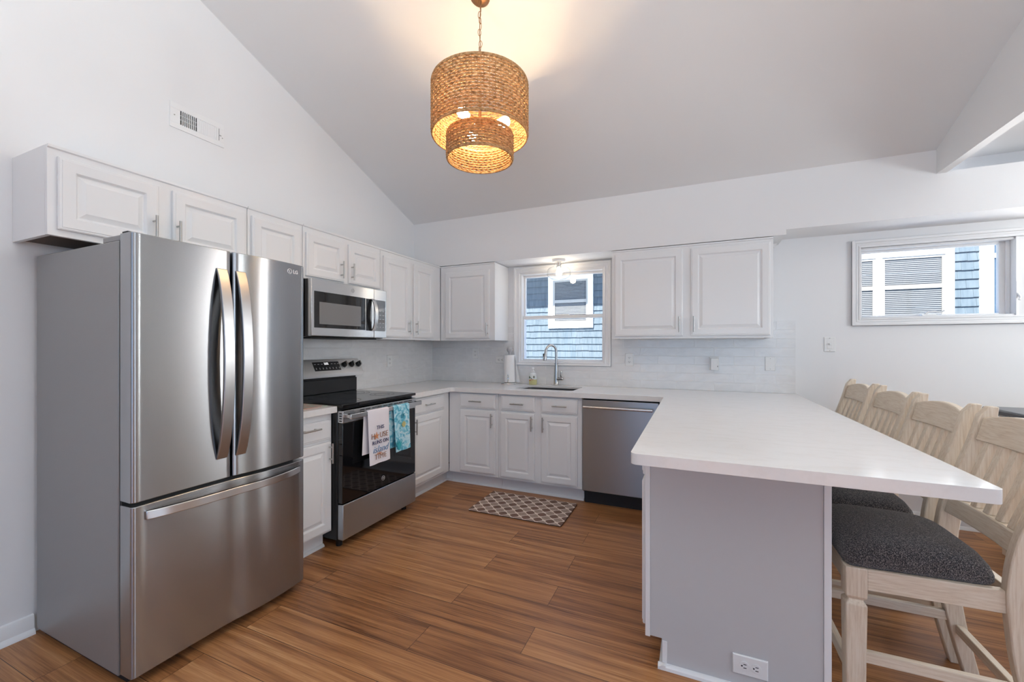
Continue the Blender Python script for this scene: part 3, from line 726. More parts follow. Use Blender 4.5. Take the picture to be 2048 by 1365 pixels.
# paper towel holder
px_, py_ = 1.012, -0.10
pt = thing('paper_towel_holder', (px_, py_, CT1), 'paper towel roll on a chrome stand, left of the sink', 'paper towel holder')
MB().lathe([(0.085, 0.0), (0.087, 0.004), (0.083, 0.012), (0.03, 0.016), (0.0, 0.016)], (px_, py_, CT1 + 0.0008), 40).build('base', CHROME, pt)
MB().cyl((px_, py_, CT1 + 0.016), (px_, py_, CT1 + 0.315), 0.006, 12).build('rod', CHROME, pt)
MB().lathe([(0.0, 0.0), (0.010, 0.0), (0.013, 0.012), (0.013, 0.02), (0.025, 0.034), (0.030, 0.050), (0.025, 0.066), (0.012, 0.078), (0.0, 0.080)], (px_, py_, CT1 + 0.300), 24).build('finial', GREYPRINT, pt)
MB().lathe([(0.020, 0.0), (0.058, 0.0), (0.0585, 0.002), (0.0585, 0.274), (0.058, 0.276), (0.020, 0.276)], (px_, py_, CT1 + 0.019), 48, closed=True).build('paper_roll', PAPER, pt)
sheet = []
for k in range(7):
    t = k / 6; ang = math.radians(20)
    p0 = Vector((px_ + 0.0595 * math.cos(ang), py_ + 0.0595 * math.sin(ang), 0))
    top = p0 + Vector((0.012 * t, -0.002 * t, 0)); 
    sheet.append((t, top))
sv = []
NZ = 10
for th in (0.0, 0.0012):
    for j in range(NZ + 1):
        z = CT1 + 0.022 + 0.268 * j / NZ; w = 1 - j / NZ
        for k in range(7):
            t = k / 6
            sv.append((px_ + 0.056 + th + t * (0.004 + 0.062 * w), py_ + 0.02 - 0.03 * t - 0.01 * math.sin(t * 3) * w, z))
sf = []
W_ = 7; T_ = (NZ + 1) * 7
for j in range(NZ):
    for k in range(6):
        a = j * W_ + k
        sf.append((a, a + 1, a + W_ + 1, a + W_)); sf.append((T_ + a, T_ + a + W_, T_ + a + W_ + 1, T_ + a + 1))
for j in range(NZ):
    for k in (0, 6):
        a = j * W_ + k; sf.append((a, a + W_, T_ + a + W_, T_ + a))
for k in range(6):
    for j in (0, NZ):
        a = j * W_ + k; sf.append((a, a + 1, T_ + a + 1, T_ + a))
MB().add(sv, sf).build('loose_sheet', PAPER, pt)
MB().tube([(px_ + 0.012, py_ - 0.075, CT1 + 0.012), (px_ + 0.012, py_ - 0.064, CT1 + 0.05), (px_ + 0.012, py_ - 0.062, CT1 + 0.085), (px_ + 0.012, py_ - 0.069, CT1 + 0.098), (px_ + 0.012, py_ - 0.075, CT1 + 0.092)], 0.004, 8).build('tension_arm', CHROME, pt)

# soap bottle
sx_, sy_ = 1.258, -0.075
sb = thing('soap_bottle', (sx_, sy_, CT1), 'clear pump soap bottle with yellow soap beside the sink', 'soap bottle')
SOAP = mat('yellow_soap', (0.70, 0.66, 0.33), 0.15); CLEARB = mat('clear_bottle', (0.80, 0.83, 0.82), 0.12)
MB().lathe([(0.0, 0.0), (0.036, 0.0), (0.040, 0.006), (0.041, 0.052), (0.0, 0.052)], (sx_, sy_, CT1 + 0.0008), 28).build('soap', SOAP, sb)
MB().lathe([(0.0405, 0.0525), (0.040, 0.085), (0.034, 0.108), (0.018, 0.120), (0.0, 0.1205)], (sx_, sy_, CT1), 28).build('bottle', CLEARB, sb)
MB().lathe([(0.019, 0.121), (0.019, 0.135), (0.008, 0.140), (0.006, 0.158), (0.013, 0.160), (0.013, 0.170), (0.0, 0.172)], (sx_, sy_, CT1), 20).box(sx_ - 0.008, sx_ + 0.008, sy_ - 0.040, sy_, CT1 + 0.160, CT1 + 0.170).build('pump', PLASTIC, sb)
LEAF = mat('leaf_print', (0.18, 0.22, 0.16), 0.6); ORANGEP = mat('peach_print', (0.75, 0.42, 0.22), 0.6)
lf = MB()
for (da, dz, rr2) in ((-55, 0.075, 0.010), (-20, 0.062, 0.006), (15, 0.078, 0.010), (-38, 0.07, 0.006)):
    a = math.radians(-90 + da + 20); lf.sphere((sx_ + 0.0402 * math.cos(a), sy_ + 0.0402 * math.sin(a), CT1 + dz), rr2, 8, 6, (0.8, 0.8, 1.3))
lf.build('leaf_label', LEAF, sb)
lf = MB()
for (da, dz, rr2) in ((-50, 0.045, 0.009), (-28, 0.050, 0.008), (0, 0.052, 0.007)):
    a = math.radians(-90 + da + 20); lf.sphere((sx_ + 0.0402 * math.cos(a), sy_ + 0.0402 * math.sin(a), CT1 + dz), rr2, 8, 6)
lf.build('fruit_label', ORANGEP, sb)

# ------------------------------------------------------------------ refrigerator
fr_ = thing('refrigerator', (0.4, -2.755, 0), 'stainless french-door refrigerator at the left wall', 'refrigerator')
FY0, FY1 = -3.130, -2.378
YSP = -2.763
MB().box(0.040, 0.722, FY0, FY1, 0.03, 1.700).build('body', SIDE, fr_, 0.004)
MB().box(0.06, 0.74, FY0 + 0.02, FY1 - 0.02, 0.0, 0.0295).build('base_grille', KICKBLACK, fr_)
MB().box(0.7225, 0.7345, FY0 + 0.006, FY1 - 0.006, 0.045, 1.715).build('gasket', DARK, fr_)
def bulge(y):
    # each door is pressed to its own slight curve
    c, h = ((FY0 + YSP) / 2, (YSP - FY0) / 2) if y < YSP else ((YSP + FY1) / 2, (FY1 - YSP) / 2)
    t = (y - c) / h; return 0.815 + (-0.0012 if y < YSP else 0.0175) * (1 - t * t)
def fdoor(y0, y1, z0, z1, nm, lr, rr3):
    N = 20; poly = [(0.735, y0), (0.735, y1)]
    fr = []
    for i in range(N + 1):
        y = y1 + (y0 - y1) * i / N
        fr.append((bulge(y), y))
    def rnd(p, r, s):   # round a front corner
        (x, y) = p; return [(x - r + r * math.sin(math.radians(a)), y - s * (r - r * math.cos(math.radians(a)))) for a in ()]
    # corner rounding by trimming
    r0 = 0.012 if rr3 else 0.005; r1 = 0.014 if lr else 0.005
    x1 = bulge(y1); x0 = bulge(y0)
    pts = [(0.735, y0), (0.735, y1)]
    pts += [(x1 - r0 + r0 * math.sin(math.radians(a)), y1 - r0 + r0 * math.cos(math.radians(a))) for a in (0, 30, 60)]
    for i in range(N + 1):
        y = (y1 - r0) + ((y0 + r1) - (y1 - r0)) * i / N; pts.append((bulge(y), y))
    pts += [(x0 - r1 + r1 * math.sin(math.radians(a)), y0 + r1 - r1 * math.cos(math.radians(a))) for a in (60, 30, 0)]
    return MB().prism(pts, 'z', z0, z1).build(nm, STEEL, fr_, 0.003, 2, 32)
dl = fdoor(FY0, YSP - 0.005, 0.703, 1.725, 'door', True, False)
dr = fdoor(YSP + 0.005, FY1, 0.703, 1.725, 'door', False, True)
fd = fdoor(FY0, FY1, 0.042, 0.688, 'freezer_drawer', True, True)
def bow(y, z0, z1, x0, h, parent, w=0.046, th=0.015):
    N = 24; L = []
    for i in range(N + 1):
        t = i / N; z = z0 + (z1 - z0) * t
        x = x0 + h * (1 - (2 * t - 1) ** 2) ** 0.8
        q = th * (0.55 + 0.45 * min(1, 6 * min(t, 1 - t) + 0.1))
        L.append([(x, y - w / 2, z), (x, y + w / 2, z), (x + q, y + w / 2, z), (x + q, y - w / 2, z)])
    mb = MB().loops(L)
    return mb.build('handle', STEEL_H, parent, 0.003, 2, 50)
bow(-2.806, 0.795, 1.640, bulge(-2.806) - 0.004, 0.050, dl)
bow(-2.727, 0.795, 1.640, bulge(-2.727) - 0.004, 0.050, dr)
N = 24; L = []
for i in range(N + 1):
    t = i / N; y = -3.088 + (-2.415 + 3.088) * t
    x = bulge(y) - 0.003 + 0.042 * (1 - (2 * t - 1) ** 2) ** 0.8
    L.append([(x, y, 0.630), (x, y, 0.664), (x + 0.014, y, 0.664), (x + 0.014, y, 0.630)])
MB().loops(L).build('handle', STEEL_L, fd, 0.003, 2, 50)
for (ya, yb) in ((FY0 + 0.004, FY0 + 0.075), (FY1 - 0.075, FY1 - 0.004)): MB().box(0.60, 0.735, ya, yb, 1.7005, 1.722).build('hinge_cover', SIDE, fr_, 0.003)
hg2 = MB().box(0.7365, 0.775, FY0 + 0.006, FY0 + 0.05, 1.7255, 1.733)
hg2.build('hinge_pin', DARK, fr_, 0.002)
# maker's mark on the right door
def on_door(y, z, off=0.0004):
    sl = (bulge(y + 0.002) - bulge(y - 0.002)) / 0.004
    return frameM((bulge(y) + off, y, z), (sl, 1, 0), (0, 0, 1))
lg = MB().torus((0, 0, 0), 0.0125, 0.0016, 'z', 28, 6).box(-0.003, -0.001, -0.006, 0.005, -0.0002, 0.0012).box(-0.003, 0.0045, -0.007, -0.005, -0.0002, 0.0012).sphere((-0.007, 0.004, 0.0005), 0.0019, 8, 6)
Mb = on_door(-2.478, 1.683)
lg.xf(lambda x, y, z: Mb @ Vector((x, y, z))); lg.build('badge', SILVERPRINT, dr)
text('badge_lettering', 'LG', 0.026, on_door(-2.441, 1.683, 0.0003), SILVERPRINT, dr, 0.0012, offset=0.0008)

# ------------------------------------------------------------------ range
rg = thing('range', (0.35, -1.622, 0), 'stainless and black electric range with two towels on its oven handle', 'range')
RY0, RY1 = -2.002, -1.244
MB().box(0.03, 0.655, RY0, RY1, 0.055, 0.9035).build('body', BLACK, rg, 0.003)
MB().box(0.03, 0.700, RY0 - 0.0005, RY1 + 0.0005, 0.9037, 0.925).build('cooktop', BGLASS, rg, 0.005)
RING = mat('burner_ring', (0.05, 0.05, 0.053), 0.2)
bz = 0.9254
for (bx, by, br_) in ((0.52, -1.82, 0.115), (0.52, -1.43, 0.09), (0.26, -1.82, 0.08), (0.26, -1.43, 0.10)):
    for q in (br_, br_ * 0.62): MB().lathe([(q - 0.0015, 0.0), (q + 0.0015, 0.0), (q + 0.0015, 0.0003), (q - 0.0015, 0.0003)], (bx, by, bz), 48, closed=True).build('burner_ring', RING, rg)
MB().box(0.656, 0.697, RY0 + 0.004, RY1 - 0.004, 0.292, 0.805).build('oven_door', BGLASS, rg, 0.003)
od = bpy.data.objects[[c.name for c in rg.children if c.name.startswith('oven_door')][0]]
dt = MB().box(0.656, 0.700, RY0 + 0.004, RY1 - 0.004, 0.806, 0.884)
dt = dt.build('door_rail', STEEL_L, od, 0.002)
sl = MB()
for k in range(5):
    y = RY0 + 0.15 + k * 0.115
    for q in (0, 1):
        sl.box(0.6995, 0.7004, y + q * 0.052, y + q * 0.052 + 0.044, 0.868, 0.8735); sl.box(0.6995, 0.7004, y + q * 0.052, y + q * 0.052 + 0.044, 0.856, 0.8605)
for k in range(4): sl.box(0.669, 0.690, RY0 + 0.0034, RY0 + 0.0042, 0.815 + k * 0.016, 0.822 + k * 0.016)
sl.build('vent_slot', DARK, dt)
hb = MB().box(0.742, 0.758, RY0 + 0.014, RY1 + 0.000, 0.834, 0.866).box(0.7005, 0.742, RY0 + 0.022, RY0 + 0.052, 0.838, 0.862).box(0.7005, 0.742, RY1 - 0.045, RY1 - 0.015, 0.838, 0.862)
hb.build('handle', STEEL_L, od, 0.004)
gl = MB().torus((0.6978, -1.622, 0.352), 0.0155, 0.0012, 'x', 28, 6)
gl.build('badge', SILVERPRINT, od)
text('badge_lettering', 'GE', 0.019, frameM((0.6972, -1.622, 0.352), (0, 1, 0), (0, 0, 1)), SILVERPRINT, od, 0.0006, shear=0.3)
MB().box(0.656, 0.700, RY0 + 0.004, RY1 - 0.004, 0.060, 0.285).build('storage_drawer', STEEL_D, rg, 0.003)
ft = MB()
for y in (RY0 + 0.05, RY1 - 0.05):
    for x in (0.10, 0.62): ft.cyl((x, y, 0.0), (x, y, 0.055), 0.02, 14)
ft.build('foot', BLACK, rg)
MB().box(0.03, 0.085, RY0 + 0.002, RY1 - 0.002, 0.9256, 1.035).build('backguard', BLACK, rg, 0.003)
MB().box(0.03, 0.075, RY0 + 0.006, RY1 - 0.006, 1.0352, 1.050).build('vent_gap', DARK, rg)
PA = 0.052; PT = 1.192; PB = 1.052
cp = MB().prism([(0.028, PB), (0.126, PB), (0.130, PB + 0.030), (PA + 0.018, PT), (0.028, PT)], 'y', RY0 - 0.008, RY1 + 0.03)
cpo = cp.build('control_panel', STEEL_P, rg, 0.003)
# slanted face frame: from (0.130, PB+.03) to (0.070, PT)
P0 = Vector((0.130, 0, PB + 0.030)); P1 = Vector((PA + 0.018, 0, PT)); up_ = (P1 - P0).normalized(); nrm = Vector((up_.z, 0, -up_.x))
def onpanel(y, t, off=0.0): p = P0 + (P1 - P0) * t + nrm * off; return (p.x, y, p.z)
def panel_box(mb, y0, y1, t0, t1, o0, o1):
    vs = [onpanel(y, t, o) for o in (o0, o1) for (y, t) in ((y0, t0), (y1, t0), (y1, t1), (y0, t1))]
    return mb.add(vs, [(0, 3, 2, 1), (4, 5, 6, 7), (0, 1, 5, 4), (1, 2, 6, 5), (2, 3, 7, 6), (3, 0, 4, 7)])
DISP = mat('display_black', (0.03, 0.03, 0.032), 0.25)
dp = panel_box(MB(), -1.702, -1.448, 0.22, 0.83, 0.0003, 0.0012).build('display', DISP, cpo)
text('clock_digits', '2:52', 0.024, frameM(onpanel(-1.575, 0.70, 0.0013), (0, 1, 0), up_), WHITEPRINT, dp, 0.0003, offset=0.0008)
gm = MB()
for k in range(8):
    if k in (3, 4): continue
    panel_box(gm, -1.690 + k * 0.032, -1.674 + k * 0.032, 0.66, 0.70, 0.0013, 0.0016)
for k in range(8): panel_box(gm, -1.686 + k * 0.032, -1.680 + k * 0.032, 0.32, 0.44, 0.0013, 0.0016)
gm.build('touch_symbols', GREYPRINT, dp)
for ky in (-1.400, -1.322, -1.246):
    c0 = Vector(onpanel(ky, 0.56, 0.0005)); kk = MB()
    kk.tube([c0, c0 + nrm * 0.008, c0 + nrm * 0.026, c0 + nrm * 0.029], [0.024, 0.023, 0.020, 0.017], 20)
    ko = kk.build('knob', BLACK, cpo)
    gr = MB(); b0 = c0 + nrm * 0.0292
    vs = []
    for o2 in (0, 0.010):
        for (dy, du) in ((-0.005, -0.021), (0.005, -0.021), (0.005, 0.021), (-0.005, 0.021)): vs.append(tuple(b0 + nrm * o2 + Vector((0, dy, 0)) + up_ * du))
    gr.add(vs, [(0, 3, 2, 1), (4, 5, 6, 7), (0, 1, 5, 4), (1, 2, 6, 5), (2, 3, 7, 6), (3, 0, 4, 7)]).build('grip', NICKEL, ko, 0.002)

# towels over the oven handle
HX0, HX1, HZ = 0.742, 0.758, 0.866
def towel(label, name, y0, y1, zf, yr0, yr1, zr, material, skew, rear_mat, wav=0.003, ph=0.0):
    r = thing(name, (0.75, (y0 + y1) / 2, HZ), label, 'towel', 'towels on the oven handle')
    n = 18; prof = []
    g = 0.0022
    for k in range(13): prof.append(('f', HX1 + g + 0.001 + 0.010 * (1 - k / 12), zf + (HZ - 0.006 - zf) * k / 12))
    for k in range(1, 7):
        a = math.pi * k / 7; prof.append(('t', (HX0 + HX1) / 2 + ((HX1 - HX0) / 2 + g) * math.cos(a), HZ - 0.006 + 0.0095 * math.sin(a)))
    for k in range(13): prof.append(('r', HX0 - g - 0.003, HZ - 0.006 - (HZ - 0.006 - zr) * k / 12))
    rows_o, rows_i = [], []
    for i, (s, x, z) in enumerate(prof):
        t = i / (len(prof) - 1)
        ya0 = y0 + (yr0 - y0) * max(0, (i - 12) / (len(prof) - 13)) ** 1.0 if i > 12 else y0 + skew * (1 - i / 12)
        ya1 = y1 + (yr1 - y1) * max(0, (i - 12) / (len(prof) - 13)) ** 1.0 if i > 12 else y1 + skew * 0.5 * (1 - i / 12)
        ro = []; ri = []
        fall = max(0.0, min(1.0, (HZ - z) / 0.15))
        for k in range(n + 1):
            y = ya0 + (ya1 - ya0) * k / n
            w = wav * math.sin(k / n * 3.3 * math.pi + ph) * fall if s == 'f' else wav * 0.3 * math.sin(k / n * 2.2 * math.pi) * fall
            if s == 'f' or s == 'r':
                ro.append((x + w, y, z)); ri.append((x + w - (0.0012 if s == 'f' else -0.0012), y, z))
            else:
                ro.append((x, y, z)); ri.append((x - 0.0008 * (x - 0.75) / 0.01, y, z - 0.0009))
        rows_o.append(ro); rows_i.append(ri)
    m = len(rows_o); W = n + 1
    vs = [p for q in rows_o for p in q] + [p for q in rows_i for p in q]; T = m * W; fs = []
    for i in range(m - 1):
        for k in range(n):
            a = i * W + k; fs.append((a, a + 1, a + W + 1, a + W)); fs.append((T + a, T + a + W, T + a + W + 1, T + a + 1))
        for k in (0, n):
            a = i * W + k; fs.append((a, a + W, T + a + W, T + a))
    for i in (0, m - 1):
        for k in range(n):
            a = i * W + k; fs.append((a, a + 1, T + a + 1, T + a))
    cl = MB().add(vs, fs).build('cloth', material, r, angle=60)
    return r, cl
t1, _ = towel('white towel with seaside lettering on the oven handle', 'dish_towel', -1.846, -1.637, 0.500, -1.872, -1.680, 0.575, TOWEL, 0.010, TOWEL, 0.0035)
t2, _ = towel('blue sea-life printed towel on the oven handle', 'dish_towel', -1.588, -1.408, 0.530, -1.622, -1.455, 0.560, BTOWEL, 0.014, BTOWEL, 0.003, 1.0)
NAVY = mat('navy_ink', (0.05, 0.06, 0.15), 0.8); BLUEINK = mat('blue_ink', (0.05, 0.22, 0.42), 0.8); BROWNINK = mat('brown_ink', (0.33, 0.15, 0.08), 0.8); CORAL = mat('coral_ink', (0.62, 0.26, 0.12), 0.8)
def tl(body, size, y, z, m, parent, sh=0.0, sp=1.0, name='lettering', off=0.0, ex=0.0012):
    return text(name, body, size, frameM((0.7765, y, z), (0, 1, 0), (0.0, 0, 1)), m, parent, ex, shear=sh, space=sp, offset=off)
yc1 = -1.738
tl('THIS', 0.036, yc1 - 0.002, 0.744, NAVY, t1)
tl('H', 0.054, yc1 - 0.072, 0.690, BROWNINK, t1, off=-0.0008)
tl('USE', 0.054, yc1 + 0.032, 0.690, BROWNINK, t1, sp=0.95, off=-0.0008)
tl('RUNS ON', 0.036, yc1, 0.645, NAVY, t1)
tl('island', 0.066, yc1 - 0.002, 0.597, BLUEINK, t1, sh=0.35, off=-0.001)
tl('TIME', 0.052, yc1, 0.546, BROWNINK, t1, sp=1.1, off=-0.001)
def star(mb, y, z, R, r, n, x0, x1, rot=0.3):
    poly = []
    for k in range(2 * n):
        a = rot + math.pi * k / n; q = R if k % 2 == 0 else r; poly.append((y + q * math.cos(a), z + q * math.sin(a)))
    return mb.prism(poly, 'x', x0, x1)
star(MB(), yc1 - 0.040, 0.690, 0.028, 0.010, 5, 0.7752, 0.7778).build('starfish_print', CORAL, t1)
pm = MB()
for a in (15, 50, 90, 130, 165):
    d = math.radians(a); pm.tube([(0.7765, yc1 - 0.012, 0.562), (0.7765, yc1 - 0.012 + 0.022 * math.cos(d), 0.562 + 0.017 * math.sin(d)), (0.7765, yc1 - 0.012 + 0.032 * math.cos(d), 0.556 + 0.012 * math.sin(d))], [0.002, 0.002, 0.0006], 6)
pm.build('palm_print', CORAL, t1)
TEALINK = mat('teal_ink', (0.02, 0.22, 0.30), 0.8); YELINK = mat('yellow_ink', (0.75, 0.62, 0.18), 0.8); AQUA = mat('aqua_ink', (0.05, 0.42, 0.48), 0.8); PALEINK = mat('pale_ink', (0.80, 0.92, 0.94), 0.8)
star(MB(), -1.497, 0.790, 0.021, 0.006, 5, 0.7756, 0.7782, 0.6).build('starfish_print', TEALINK, t2)
fm = MB(); fm.prism([(-1.512, 0.722), (-1.500, 0.742), (-1.482, 0.742), (-1.470, 0.722), (-1.482, 0.702), (-1.500, 0.702)], 'x', 0.7762, 0.7786); fm.build('fish_print', YELINK, t2)
fm = MB(); fm.box(0.7764, 0.779, -1.501, -1.497, 0.704, 0.740).box(0.7764, 0.779, -1.487, -1.483, 0.704, 0.740); fm.build('fish_stripe_print', TEALINK, t2)
pl_ = MB()
for a in (62, 76, 90, 104, 118):
    d = math.radians(a); pl_.tube([(0.778, -1.548, 0.545), (0.778, -1.548 + 0.045 * math.cos(d), 0.545 + 0.045 * math.sin(d)), (0.778, -1.548 + 0.085 * math.cos(d), 0.545 + 0.075 * math.sin(d))], [0.006, 0.005, 0.001], 6)
pl_.build('agave_print', AQUA, t2)
sq = MB()
for (yy0, yy1, zz, f) in ((-1.545, -1.500, 0.668, 9), (-1.50, -1.435, 0.655, 13), (-1.55, -1.44, 0.625, 22), (-1.48, -1.43, 0.568, 10)):
    pts = [(0.7782, yy0 + (yy1 - yy0) * k / 60, zz + 0.008 * math.sin(k / 60 * f * 2) * (0.6 + 0.4 * math.cos(k * 0.7))) for k in range(61)]
    sq.tube(pts, 0.0011, 5)
sq.build('script_print', PALEINK, t2)

# ------------------------------------------------------------------ microwave
mw = thing('microwave', (0.2, -1.608, 1.36), 'stainless over-the-range microwave mounted under the wall cabinet', 'microwave')
MY0, MY1 = -1.980, -1.240
MB().box(0.012, 0.365, MY0 + 0.004, MY1 - 0.004, 1.3615, 1.7545).build('body', BLACK, mw, 0.003)
md = MB().box(0.3655, 0.400, MY0, -1.3855, 1.366, 1.7545).build('door', STEEL_L, mw, 0.004)
MB().box(0.4002, 0.4022, -1.956, -1.482, 1.423, 1.671).build('window_frame', BGLASS, md, 0.0015)
MWSCR = mat('microwave_screen', (0.22, 0.22, 0.225), 0.10)
MB().box(0.4023, 0.4028, -1.916, -1.53, 1.449, 1.600).build('window', MWSCR, md)
MB().box(0.4002, 0.4015, -1.474, -1.412, 1.420, 1.670).build('handle_recess', BGLASS, md, 0.001)
L = []
for i in range(17):
    t = i / 16; z = 1.418 + 0.255 * t; x = 0.4005 + 0.038 * (1 - (2 * t - 1) ** 2) ** 0.7
    L.append([(x, -1.424, z), (x, -1.389, z), (x + 0.011, -1.389, z), (x + 0.011, -1.424, z)])
MB().loops(L).build('handle', STEEL_L, md, 0.003, 2, 50)
mg = MB().torus((0.4008, -1.611, 1.713), 0.013, 0.0013, 'x', 28, 6).build('badge', GREYPRINT, md)
text('badge_lettering', 'GE', 0.016, frameM((0.4004, -1.611, 1.713), (0, 1, 0), (0, 0, 1)), GREYPRINT, md, 0.0004, shear=0.3)
mc = MB().box(0.3655, 0.400, -1.384, MY1, 1.366, 1.7545).build('control_panel', STEEL_L, mw, 0.003)
MIRROR = mat('glossy_keypad', (0.28, 0.28, 0.285), 0.05, 0.6)
kp = MB().box(0.4002, 0.4018, -1.372, -1.257, 1.420, 1.670).build('keypad', MIRROR, mc, 0.001)
kb = MB()
for r_ in range(5):
    for c_ in range(3): kb.box(0.4019, 0.4023, -1.360 + c_ * 0.034, -1.338 + c_ * 0.034, 1.450 + r_ * 0.032, 1.456 + r_ * 0.032)
kb.build('key_symbols', GREYPRINT, kp)
MB().box(0.05, 0.34, MY0 + 0.05, MY1 - 0.05, 1.352, 1.3612).build('grease_filter', DARK, mw, 0.003)

# ------------------------------------------------------------------ dishwasher
dw = thing('dishwasher', (2.2, -0.32, 0), 'stainless dishwasher under the counter between sink cabinet and peninsula', 'dishwasher')
DX0, DX1 = 1.8975, 2.498
MB().box(DX0 + 0.004, DX1 - 0.004, -0.595, -0.02, 0.10, 0.868).build('body', DARK, dw)
dd = MB().box(DX0 + 0.004, DX1 - 0.004, -0.636, -0.5955, 0.118, 0.862).build('door', STEEL_DW, dw, 0.004)
MB().box(DX0 + 0.01, DX1 - 0.01, -0.57, -0.55, 0.001, 0.0995).build('toe_panel', KICKBLACK, dw)
dh = MB().cyl((DX0 + 0.02, -0.678, 0.806), (DX1 - 0.045, -0.678, 0.806), 0.0105, 16)
for x in (DX0 + 0.045, DX1 - 0.075): dh.cyl((x, -0.6362, 0.806), (x, -0.672, 0.806), 0.007, 12)
dh.build('handle', STEEL_L, dd)
fl = MB().box(2.4988, 2.559, -0.61, -0.02, 0.115, 0.8735).box(2.4988, 2.559, -0.535, -0.02, 0.0, 0.115).build('filler_panel', CAB, None, 0.001)
tag(fl, 'narrow white filler panel right of the dishwasher', 'panel')

# ------------------------------------------------------------------ outlets and switches
def outlet(fr, a, z, n0, label, horizontal=False, kind='outlet', blank=False, name='wall_outlet'):
    r = thing(name, fr(a, n0, z), label, kind)
    w, h = (0.0365, 0.058) if not horizontal else (0.058, 0.0365)
    MB().loops([rect(a - w, a + w, z - h, z + h, 0, n0 + 0.0004), rect(a - w, a + w, z - h, z + h, 0.0, n0 + 0.003), rect(a - w, a + w, z - h, z + h, 0.003, n0 + 0.0062)]).xf(fr).build('cover_plate', PLATE, r)
    if blank:
        MB().cyl((a, n0 + 0.0063, z + 0.042), (a, n0 + 0.0075, z + 0.042), 0.003, 10).cyl((a, n0 + 0.0063, z - 0.042), (a, n0 + 0.0075, z - 0.042), 0.003, 10).xf(fr).build('screw', NICKEL, r); return r
    for s in (-1, 1):
        da, dz = (0, s * 0.0195) if not horizontal else (s * 0.0195, 0)
        pts = [(a + da + 0.0165 * math.cos(math.radians(t)), z + dz + (0.0135 if not horizontal else 0.0165) * math.sin(math.radians(t))) for t in range(0, 360, 20)]
        rec = MB(); rec.add([(p[0], n0 + 0.0064, p[1]) for p in pts] + [(p[0], n0 + 0.0085, p[1]) for p in pts], [tuple(range(18)), tuple(range(18, 36))] + [(i, (i + 1) % 18, 18 + (i + 1) % 18, 18 + i) for i in range(18)])
        ro = rec.xf(fr).build('receptacle', PLATE, r)
        sl = MB()
        if not horizontal:
            sl.box(a + da - 0.0075, a + da - 0.005, n0 + 0.0086, n0 + 0.009, z + dz - 0.003, z + dz + 0.006).box(a + da + 0.005, a + da + 0.0075, n0 + 0.0086, n0 + 0.009, z + dz - 0.003, z + dz + 0.005).cyl((a + da, n0 + 0.0086, z + dz - 0.007), (a + da, n0 + 0.009, z + dz - 0.007), 0.0025, 10)
        else:
            sl.box(a + da - 0.003, a + da + 0.007, n0 + 0.0086, n0 + 0.009, z + dz + 0.005, z + dz + 0.0078).box(a + da - 0.003, a + da + 0.007, n0 + 0.0086, n0 + 0.009, z + dz - 0.0078, z + dz - 0.005).cyl((a + da - 0.008, n0 + 0.0086, z + dz), (a + da - 0.008, n0 + 0.009, z + dz), 0.003, 10)
        sl.xf(fr).build('slot', DARK, ro)
    return r
TN = 0.0108
outlet(FL, -0.742, 1.154, TN, 'white outlet on the tiled left wall above the counter')
outlet(FB, 0.567, 1.173 + 0.05, TN, 'white outlet on the tile below the cabinet left of the window')
outlet(FB, 0.872, 1.156, TN, 'white sideways outlet on the tile just left of the paper towels', horizontal=True)
outlet(FB, 2.191, 1.173, TN, 'white outlet on the tile just right of the window')
po = outlet(FB, 2.898, 1.150, TN, 'white outlet with a plugged-in white adapter under the right cabinet')
ad_ = MB().box(2.871, 2.934, -0.046, -TN - 0.0092, 1.092, 1.196).build('plug_in_adapter', PLASTIC, None, 0.004, origin=(2.9, -0.03, 1.092))
tag(ad_, 'white square plug-in adapter filling the outlet under the right wall cabinet', 'adapter')
MB().box(2.922, 2.926, -0.0468, -0.0462, 1.12, 1.132).build('indicator', DARK, ad_)
outlet(FB, 3.312, 1.154, TN, 'blank white cover plate near the right end of the tile', blank=True, kind='cover plate', name='cover_plate_blank')
sw = thing('light_switch', (3.713, 0, 1.312), 'white light switch on the bare wall between the tile and right window', 'switch')
MB().loops([rect(3.713 - .0365, 3.713 + .0365, 1.312 - .058, 1.312 + .058, i, n) for i, n in ((0, 0.0004), (0, 0.003), (0.003, 0.0062))]).xf(FB).build('cover_plate', PLATE, sw)
MB().box(3.713 - .0165, 3.713 + .0165, -0.0082, -0.0064, 1.312 - .033, 1.312 + .033).build('switch_frame', PLATE, sw, 0.001)
MB().box(3.713 - .006, 3.713 + .006, -0.020, -0.0083, 1.308, 1.322).build('toggle', PLASTIC, sw, 0.002)
MB().cyl((3.713, -0.0063, 1.312 + .048), (3.713, -0.0075, 1.312 + .048), 0.003, 10).cyl((3.713, -0.0063, 1.312 - .048), (3.713, -0.0075, 1.312 - .048), 0.003, 10).build('screw', NICKEL, sw)
def FE(a, n, z): return (a, -2.2 - n, z)
outlet(FE, 2.931, 0.097, 0.0005, 'white sideways outlet low on the end panel of the peninsula', horizontal=True)

